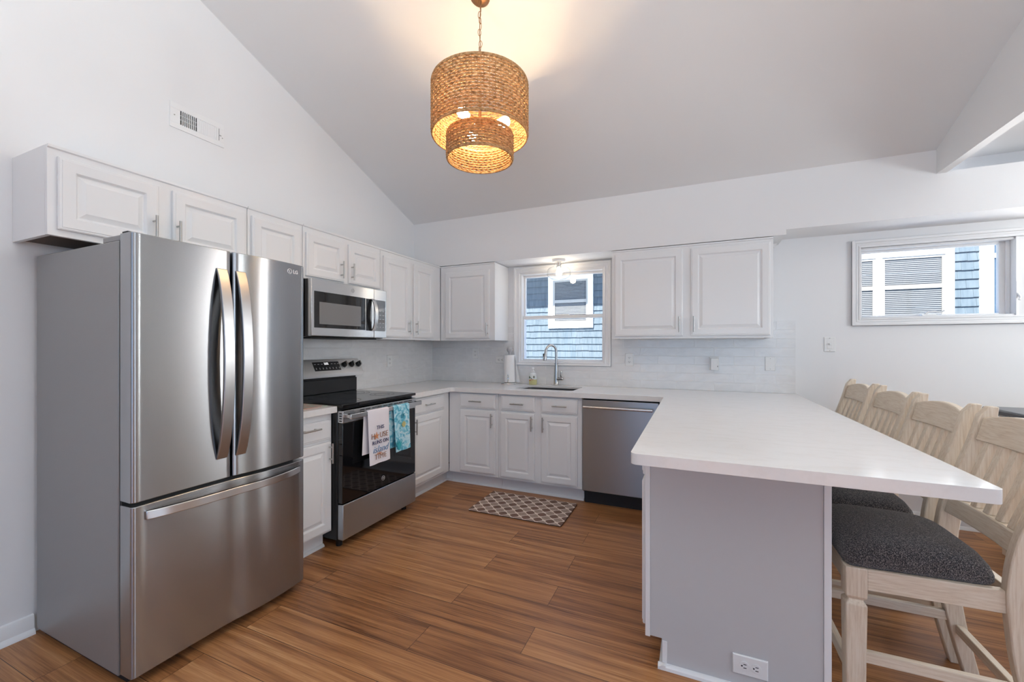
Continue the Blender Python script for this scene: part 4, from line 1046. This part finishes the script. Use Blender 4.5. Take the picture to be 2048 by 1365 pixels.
# ------------------------------------------------------------------ air vent on the left wall
vt = thing('air_vent', (0, -2.447, 2.627), 'white metal air register high on the left wall', 'vent')
VY0, VY1, VZ0, VZ1 = -2.596, -2.298, 2.555, 2.698
yA0, yA1 = VY0 + 0.052, VY0 + 0.141; yB0, yB1 = VY0 + 0.158, VY1 - 0.048
za, zb = VZ0 + 0.030, VZ1 - 0.032
fp = MB()
for (y0, y1, z0, z1) in ((VY0, VY1, VZ0, za), (VY0, VY1, zb, VZ1), (VY0, yA0, za, zb), (yA1, yB0, za, zb), (yB1, VY1, za, zb)): fp.box(0.0, 0.007, y0, y1, z0, z1)
fp.build('faceplate', TRIM, vt, 0.001)
MB().box(0.0002, 0.0012, yA0, yB1, za, zb).build('duct_opening', DARK, vt)
for k in range(8):
    y = yA0 + (yA1 - yA0) * (k + 1) / 9; MB().box(0.0015, 0.0068, y - 0.0018, y + 0.0018, za, zb).build('louver', TRIM, vt)
for k in range(9):
    y = yB0 + (yB1 - yB0) * (k + 0.5) / 9; w = (yB1 - yB0) / 9
    MB().add([(0.0016, y - w * .5, za), (0.0066, y + w * .32, za), (0.0066, y + w * .32, zb), (0.0016, y - w * .5, zb), (0.0013, y - w * .4, za), (0.0056, y + w * .45, za), (0.0056, y + w * .45, zb), (0.0013, y - w * .4, zb)],
             [(0, 1, 2, 3), (7, 6, 5, 4), (0, 4, 5, 1), (1, 5, 6, 2), (2, 6, 7, 3), (3, 7, 4, 0)]).build('louver', GREYPRINT if False else TRIM, vt)
for q in (0.36, 0.66): MB().box(0.0025, 0.0045, yA0, yA1, za + (zb - za) * q - 0.001, za + (zb - za) * q + 0.001).build('cross_rod', TRIM, vt)
MB().box(0.0071, 0.0075, VY1 - 0.033, VY1 - 0.0305, za + 0.005, zb - 0.002).build('lever_slot', DARK, vt)
MB().cyl((0.0072, VY1 - 0.0318, 2.625), (0.018, VY1 - 0.025, 2.618), 0.0025, 8).build('lever', NICKEL, vt)
MB().cyl((0.0071, VY0 + 0.022, 2.627), (0.0095, VY0 + 0.022, 2.627), 0.0035, 10).cyl((0.0071, VY1 - 0.012, 2.612), (0.0095, VY1 - 0.012, 2.612), 0.0035, 10).build('screw', NICKEL, vt)

# ------------------------------------------------------------------ lamps
BULB = mat('bulb_glow', (1, 0.85, 0.6), 0.3, emit=(1.0, 0.70, 0.39), estr=165.0)
PX, PY = 1.6660, -1.9674; PZC = zc(PY)
pd = thing('pendant_lamp', (PX, PY, PZC), 'two-tier woven rope pendant lamp hanging from the sloped ceiling', 'lamp')
# canopy follows the slope
sn = Vector((0, -SL, -1)).normalized() if False else Vector((0, -SL, -1)).normalized()
nC = Vector((0, -SL, -1)).normalized()
nC = Vector((0, SL, 1)).normalized() * -1
cpos = Vector((PX, PY, PZC))
u1 = Vector((1, 0, 0)); u2 = nC.cross(u1)
L = []
for (r, h) in ((0.056, 0.001), (0.056, 0.006), (0.050, 0.013), (0.03, 0.019), (0.008, 0.021)):
    L.append([tuple(cpos + nC * h + (u1 * math.cos(2 * math.pi * k / 32) + u2 * math.sin(2 * math.pi * k / 32)) * r) for k in range(32)])
MB().loops(L).build('canopy', BRONZE, pd)
ZT, ZB, ZS = 2.722, 2.445, 2.319
RB, RS = 0.259, 0.178
ch = MB(); z = PZC - 0.020; k = 0
while z > ZT + 0.005:
    a = k * 1.35 + 0.4; dx, dy = math.cos(a), math.sin(a); hl = 0.0185; hw = 0.0085; tilt = 0.004 * math.sin(k * 2.1)
    pts = [(PX + tilt + dx * hw * math.cos(t), PY + dy * hw * math.cos(t), z - hl + hl * math.sin(t)) for t in [2 * math.pi * q / 16 for q in range(16)]]
    ch.tube(pts, 0.0017, 6, closed=True); z -= 0.0325; k += 1
ch.build('chain', BRONZE, pd)
MB().tube([(PX + 0.003 * math.sin(i * 0.9), PY + 0.003 * math.cos(i * 1.3), PZC - 0.03 - (PZC - 0.03 - 2.62) * i / 20) for i in range(21)], 0.0022, 6).build('cord', BRONZE, pd)
MB().cyl((PX, PY, 2.50), (PX, PY, 2.665), 0.009, 12).build('stem', BRONZE, pd)
def drum(R, z0, z1, pitch, nrib, nm, parent):
    rows = max(2, int(round((z1 - z0) / pitch))); mb = MB(); NS = nrib * 4
    for i in range(rows):
        z = z0 + (z1 - z0) * (i + 0.5) / rows
        for s in (0, 1):
            pts = []
            for q in range(NS):
                a = 2 * math.pi * q / NS; wv = math.cos(q * math.pi / 4 * 1.0 + math.pi * (i + s))
                rr4 = R + 0.0042 * wv; pts.append((PX + rr4 * math.cos(a), PY + rr4 * math.sin(a), z + (0.0030 if s else -0.0030) * math.sin(q * math.pi / 4) + random.uniform(-0.0008, 0.0008)))
            mb.tube(pts, 0.0040, 6, closed=True)
    o = mb.build(nm, ROPE, parent, angle=80)
    rb = MB()
    for q in range(nrib):
        a = 2 * math.pi * q / nrib; rb.cyl((PX + R * math.cos(a), PY + R * math.sin(a), z0), (PX + R * math.cos(a), PY + R * math.sin(a), z1), 0.0022, 5)
    rb.build('upright_cords', ROPE, o)
    for zz in (z0, z1): MB().torus((PX, PY, zz), R, 0.0055, 'z', 96, 8).build('rim', ROPE, o)
    return o
dU = drum(RB, ZB, ZT, 0.0158, 56, 'drum_shade', pd)
dL = drum(RS, ZS, ZB + 0.004, 0.0150, 40, 'drum_shade', pd)
sp_ = MB()
for q in range(3):
    a = 2 * math.pi * q / 3 + 0.5
    sp_.cyl((PX, PY, 2.655), (PX + RB * math.cos(a), PY + RB * math.sin(a), 2.655), 0.003, 6)
    sp_.cyl((PX + RS * math.cos(a), PY + RS * math.sin(a), ZB), (PX + RB * math.cos(a), PY + RB * math.sin(a), ZB + 0.004), 0.002, 6)
sp_.build('spider', BRONZE, pd)
for q in range(3):
    a = 2 * math.pi * q / 3 + 0.28
    ar = MB().tube([(PX, PY, 2.515), (PX + 0.03 * math.cos(a), PY + 0.03 * math.sin(a), 2.508), (PX + 0.062 * math.cos(a), PY + 0.062 * math.sin(a), 2.512)], 0.012, 10).cyl((PX + 0.060 * math.cos(a), PY + 0.060 * math.sin(a), 2.512), (PX + 0.095 * math.cos(a), PY + 0.095 * math.sin(a), 2.516), 0.017, 14)
    so = ar.build('socket', BRONZE, pd)
    MB().tube([(PX + d_ * math.cos(a), PY + d_ * math.sin(a), 2.516) for d_ in (0.096, 0.108, 0.125, 0.145, 0.16, 0.166)], [0.012, 0.017, 0.026, 0.029, 0.019, 0.004], 14).build('bulb', BULB, so)

# clear glass flush lamp over the sink
BULB2 = mat('warm_filament', (1, 0.9, 0.8), 0.3, emit=(1.0, 0.82, 0.60), estr=38.0)
LX, LY = 1.557, -0.165; LZ = 2.1265
cl = thing('ceiling_lamp', (LX, LY, LZ), 'clear glass bowl ceiling lamp over the sink, in front of the window', 'lamp')
MB().lathe([(0.062, 0.0), (0.062, -0.010), (0.058, -0.022), (0.0, -0.022)], (LX, LY, LZ), 36).build('canopy', TRIM, cl)
MB().lathe([(0.020, -0.0225), (0.020, -0.060), (0.024, -0.064), (0.024, -0.072), (0.0, -0.072)], (LX, LY, LZ), 24).build('socket', CHROME, cl)
MB().lathe([(0.044, -0.0225), (0.044, -0.050), (0.060, -0.066), (0.098, -0.084), (0.111, -0.105), (0.113, -0.140), (0.104, -0.162), (0.070, -0.183), (0.0, -0.193)], (LX, LY, LZ), 48).build('glass_shade', BOWLGLASS, cl)
MB().lathe([(0.012, -0.0725), (0.014, -0.085), (0.026, -0.112), (0.030, -0.130), (0.024, -0.150), (0.0, -0.160)], (LX, LY, LZ), 20).build('bulb', BULB2, cl)

# ------------------------------------------------------------------ rug
rgp = [(1.106 + p[0], -1.120 + p[1]) for p in arc(0.762 - .015, 0.462 - .015, .015, 0, 90, 4) + arc(.015, 0.462 - .015, .015, 90, 180, 4) + arc(.015, .015, .015, 180, 270, 4) + arc(0.762 - .015, .015, .015, 270, 360, 4)]
rgo = thing('kitchen_mat', (1.487, -0.889, 0), 'beige and brown lattice-pattern kitchen mat in front of the sink cabinet', 'mat')
MB().prism(rgp, 'z', 0.0005, 0.0065).build('backing', RUGEDGE, rgo)
MB().prism(rgp, 'z', 0.0066, 0.0105).build('pile', RUG, rgo, 0.002)

# ------------------------------------------------------------------ stools (facing the peninsula, -X)
def interp(tab, z):
    for (z0, v0), (z1, v1) in zip(tab, tab[1:]):
        if z <= z1: t = (z - z0) / (z1 - z0); t = t * t * (3 - 2 * t) if False else t; return v0 + (v1 - v0) * t
    return tab[-1][1]
def smooth(tab, z):
    # Catmull-Rom through the table
    n = len(tab)
    for i in range(n - 1):
        if z <= tab[i + 1][0] + 1e-9:
            p1, p2 = tab[i], tab[i + 1]; p0 = tab[max(i - 1, 0)]; p3 = tab[min(i + 2, n - 1)]
            t = (z - p1[0]) / (p2[0] - p1[0]); h = p2[0] - p1[0]
            m1 = (p2[1] - p0[1]) / max(p2[0] - p0[0], 1e-6) * h; m2 = (p3[1] - p1[1]) / max(p3[0] - p1[0], 1e-6) * h
            return (2 * t ** 3 - 3 * t ** 2 + 1) * p1[1] + (t ** 3 - 2 * t ** 2 + t) * m1 + (-2 * t ** 3 + 3 * t ** 2) * p2[1] + (t ** 3 - t ** 2) * m2
    return tab[-1][1]
FRONT = [(0.0, 0.280), (0.15, 0.242), (0.30, 0.212), (0.43, 0.198), (0.545, 0.194), (0.684, 0.214), (0.832, 0.264), (0.947, 0.300), (1.035, 0.322), (1.06, 0.326)]
BACK = [(0.0, 0.326), (0.15, 0.294), (0.30, 0.270), (0.43, 0.260), (0.545, 0.260), (0.66, 0.278), (0.808, 0.318), (0.876, 0.340), (0.975, 0.366), (1.06, 0.376)]
def post(y0, y1):
    L = []; n = 30
    for i in range(n + 1):
        z = 1.062 * i / n; f, b = smooth(FRONT, z), smooth(BACK, z)
        if z > 1.02: f += (z - 1.02) ** 2 / 0.042 ** 2 * 0.022
        L.append([(f, y0, z), (b, y0, z), (b, y1, z), (f, y1, z)])
    return MB().loops(L)
def make_stool(label):
    r = thing('counter_stool', (0, 0, 0), label, 'stool', 'counter stools along the peninsula')
    hw, fw = 0.222, 0.233
    for s in (-1, 1):
        y0, y1 = (s * hw - s * 0.034, s * hw); y0, y1 = min(y0, y1), max(y0, y1)
        post(y0, y1).build('back_post', OAK_V, r, 0.004)
    for s in (-1, 1):
        ya, yb = sorted((s * fw, s * (fw - 0.058))); xa, xb = -0.212, -0.152
        m = MB()
        def sec(i, z, c=0.0): return [(xa + i, ya + i, z), (xb - i, ya + i, z), (xb - i, yb - i, z), (xa + i, yb - i, z)]
        m.loops([sec(0.004, 0.0), sec(0.002, 0.25), sec(0.0, 0.395), sec(0.0, 0.408), sec(0.009, 0.418), sec(0.009, 0.424), sec(0.0, 0.434), sec(0.0, 0.534)])
        m.build('front_leg', OAK_V, r, 0.004)
    m = MB().box(-0.205, -0.180, -fw + 0.059, fw - 0.059, 0.462, 0.533).build('front_apron', OAK_Y, r, 0.002)
    for s in (-1, 1):
        ya, yb = sorted((s * (fw - 0.004), s * (fw - 0.028)))
        MB().add([(-0.1515, ya, 0.462), (0.196, ya - s * 0.016, 0.462), (0.196, yb - s * 0.016, 0.462), (-0.1515, yb, 0.462), (-0.1515, ya, 0.533), (0.1935, ya - s * 0.016, 0.533), (0.1935, yb - s * 0.016, 0.533), (-0.1515, yb, 0.533)],
                 [(0, 3, 2, 1), (4, 5, 6, 7), (0, 1, 5, 4), (1, 2, 6, 5), (2, 3, 7, 6), (3, 0, 4, 7)]).build('side_apron', OAK_X, r, 0.002)
        ys = s * (hw - 0.018)
        MB().add([(-0.1535, ys - 0.011, 0.205), (0.230, ys - 0.011, 0.205), (0.230, ys + 0.011, 0.205), (-0.1535, ys + 0.011, 0.205), (-0.1535, ys - 0.011, 0.243), (0.223, ys - 0.011, 0.243), (0.223, ys + 0.011, 0.243), (-0.1535, ys + 0.011, 0.243)],
                 [(0, 3, 2, 1), (4, 5, 6, 7), (0, 1, 5, 4), (1, 2, 6, 5), (2, 3, 7, 6), (3, 0, 4, 7)]).build('side_stretcher', OAK_X, r, 0.003)
    MB().box(-0.195, -0.172, -fw + 0.0595, fw - 0.0595, 0.130, 0.172).build('foot_rail', OAK_Y, r, 0.003)
    MB().box(0.250, 0.274, -hw + 0.0345, hw - 0.0345, 0.165, 0.200).build('back_stretcher', OAK_Y, r, 0.003)
    MB().box(0.212, 0.238, -hw + 0.0345, hw - 0.0345, 0.470, 0.532).build('back_apron', OAK_Y, r, 0.002)
    # cushion: rounded trapezoid, domed
    L = []; n = 48
    for (k, z, e) in ((0.96, 0.5345, 14), (0.99, 0.545, 13), (1.0, 0.562, 11), (0.988, 0.582, 8), (0.94, 0.604, 5), (0.82, 0.622, 4), (0.62, 0.634, 3), (0.34, 0.642, 2.4), (0.08, 0.644, 2.0)):
        ring = []
        for q in range(n):
            a = 2 * math.pi * q / n; ca, sa = math.cos(a), math.sin(a)
            x = math.copysign(abs(ca) ** (2 / e), ca); y = math.copysign(abs(sa) ** (2 / e), sa)
            X = -0.013 + 0.203 * x * k; Y = y * k * (0.232 - 0.014 * (x + 1))
            ring.append((X, Y, z))
        L.append(ring)
    MB().loops(L).build('seat_cushion', TWEED, r, angle=60)
    # lower back rail, top rail, slats
    def rail(z0, z1, depth, arch, nm, n=14):
        L = []
        for i in range(n + 1):
            t = i / n; y = -hw + 0.0345 + (2 * hw - 0.069) * t
            bw = 0.012 * (1 - (2 * t - 1) ** 2)
            zt = z1 + arch * (1 - (2 * t - 1) ** 2)
            def off(z): return (smooth(FRONT, z) + 0.010 + bw)
            L.append([(off(z0), y, z0), (off(z0) + depth, y, z0), (off(zt) + depth, y, zt), (off(zt), y, zt)])
        return MB().loops(L).build(nm, OAK_Y, r, 0.004)
    rail(0.640, 0.705, 0.032, 0.0, 'lower_back_rail')
    rail(0.932, 1.018, 0.028, 0.026, 'top_rail')
    for k in range(5):
        y = (k - 2) * 0.069; L = []; w = 0.0165
        for i in range(15):
            z = 0.7055 + (0.9345 - 0.7055) * i / 14; x = smooth(FRONT, z) + 0.015 + 0.012 * (1 - (y / 0.19) ** 2)
            L.append([(x, y - w, z), (x + 0.026, y - w, z), (x + 0.026, y + w, z), (x, y + w, z)])
        MB().loops(L).build('slat', OAK_V, r, 0.002)
    return r
STX = 3.420
stool_y = [(-1.970, 'washed oak stool nearest the camera, charcoal tweed seat in plain view'), (-1.483, 'washed oak counter stool, second from the near end of the peninsula'),
           (-1.005, 'washed oak counter stool, third from the near end of the peninsula'), (-0.487, 'washed oak counter stool at the far end, closest to the back wall')]
st0 = make_stool(stool_y[0][1])
for i, (y, lab) in enumerate(stool_y):
    o = st0 if i == 0 else copy_tree(st0)
    o.location = (STX + (0.012 if i == 0 else 0.0), y, 0); o['label'] = lab

# ------------------------------------------------------------------ dining table (counter height, storage base)
tb = thing('dining_table', (5.0, -0.95, 0), 'dark-topped counter-height table behind the stools by the back wall', 'table')
MB().box(4.435, 5.75, -1.62, -0.315, 0.868, 0.912).build('table_top', TABLETOP, tb, 0.012, 3)
MB().box(4.49, 5.69, -1.56, -0.37, 0.08, 0.8675).build('storage_base', OAK_V, tb, 0.004)
ft = MB()
for x in (4.50, 5.62):
    for y in (-1.55, -0.44): ft.box(x, x + 0.06, y, y + 0.06, 0.0, 0.0795)
ft.build('foot', OAK_V, tb, 0.003)

# ------------------------------------------------------------------ the house next door
SAND = mat('pale_ground', (0.80, 0.79, 0.77), 0.9)  # unseen ground, added pale to bounce sun up to the soffit
tag(MB().box(-8, 12, 0.2, 4.0 - 0.001, -0.7, -0.6).build('ground', SAND), kind='structure')
NY = 4.0
nb = thing('neighbor_house', (3.0, NY, 0), 'blue-shingled house next door seen through the windows', 'house')
holes = [(0.10, 0.90, 1.72, 2.95), (4.30, 6.10, 0.6, 2.70), (6.45, 7.6, 0.6, 2.72)]
MB().box(-5.0, 10.0, NY + 0.02, NY + 0.3, -0.6, 5.0).build('wall_sheathing', SHINGLE, nb)
sh = MB(); E_ = 0.1290; zl = 1.094 - E_ * 13
row = 0
while zl < 3.2:
    x = -3.5 + random.uniform(0, 0.1)
    while x < 9.0:
        w = random.uniform(0.09, 0.17); zb_ = zl + random.uniform(-0.004, 0.004)
        sh.add([(x, NY - 0.016, zb_), (x + w - 0.002, NY - 0.016, zb_), (x + w - 0.002, NY + 0.004, zl + E_ + 0.01), (x, NY + 0.004, zl + E_ + 0.01), (x, NY + 0.019, zb_), (x + w - 0.002, NY + 0.019, zb_)],
               [(0, 1, 2, 3), (0, 4, 5, 1), (0, 3, 4), (1, 5, 2)])
        x += w
    zl += E_; row += 1
sh.build('shingle_siding', SHINGLE, nb)
MB().box(-5.0, 4.68, NY - 0.66, NY, 2.955, 3.20).build('eave', NTRIM, nb)
def nwin(x0, x1, z0, z1, tw, rail, blinds, pane, mull=None, side=0.10):
    tr = MB(); y0, y1 = NY - 0.045, NY + 0.01
    tr.box(x0 - side, x0, y0, y1, z0 - tw, z1 + tw).box(x1, x1 + side, y0, y1, z0 - tw, z1 + tw).box(x0, x1, y0, y1, z1, z1 + tw).box(x0, x1, y0, y1, z0 - tw, z0)
    for m_ in (mull or []): tr.box(m_[0], m_[1], y0, y1, z0, z1)
    w = tr.build('window', NTRIM, nb, 0.003)
    xs = [x0] + [v for m_ in (mull or []) for v in m_] + [x1]
    sa = MB()
    for k in range(0, len(xs), 2):
        a, b = xs[k], xs[k + 1]; t = 0.035
        sa.box(a, a + t, NY - 0.030, NY - 0.018, z0, z1).box(b - t, b, NY - 0.030, NY - 0.018, z0, z1).box(a + t, b - t, NY - 0.034, NY - 0.018, rail - 0.03, rail + 0.03).box(a + t, b - t, NY - 0.030, NY - 0.018, z1 - t, z1).box(a + t, b - t, NY - 0.030, NY - 0.018, z0, z0 + t)
    sa.build('sash', NSASH if blinds else NTRIM, w)
    if blinds:
        bl = MB(); zz = z0 + 0.02
        while zz < z1 - 0.01:
            for k in range(0, len(xs), 2): bl.add([(xs[k] + .036, NY - 0.0165, zz), (xs[k + 1] - .036, NY - 0.0165, zz), (xs[k + 1] - .036, NY - 0.0155, zz + 0.017), (xs[k] + .036, NY - 0.0155, zz + 0.017)], [(0, 1, 2, 3)])
            zz += 0.0285
        bl.build('blind', BLIND, w)
    pn = MB()
    for k in range(0, len(xs), 2): pn.box(xs[k], xs[k + 1], NY - 0.0155, NY - 0.014, z0, z1)
    pn.build('pane', pane, w)
nwin(0.155, 0.860, 1.775, 2.62, 0.11, 2.195, True, NPANE)
nwin(4.30, 6.045, 0.95, 2.630, 0.13, 2.180, True, NPANE, mull=[(5.257, 5.328)], side=0.095)
nwin(6.515, 7.5, 0.95, 3.0, 0.12, 2.56, False, NPANE2, side=0.105)
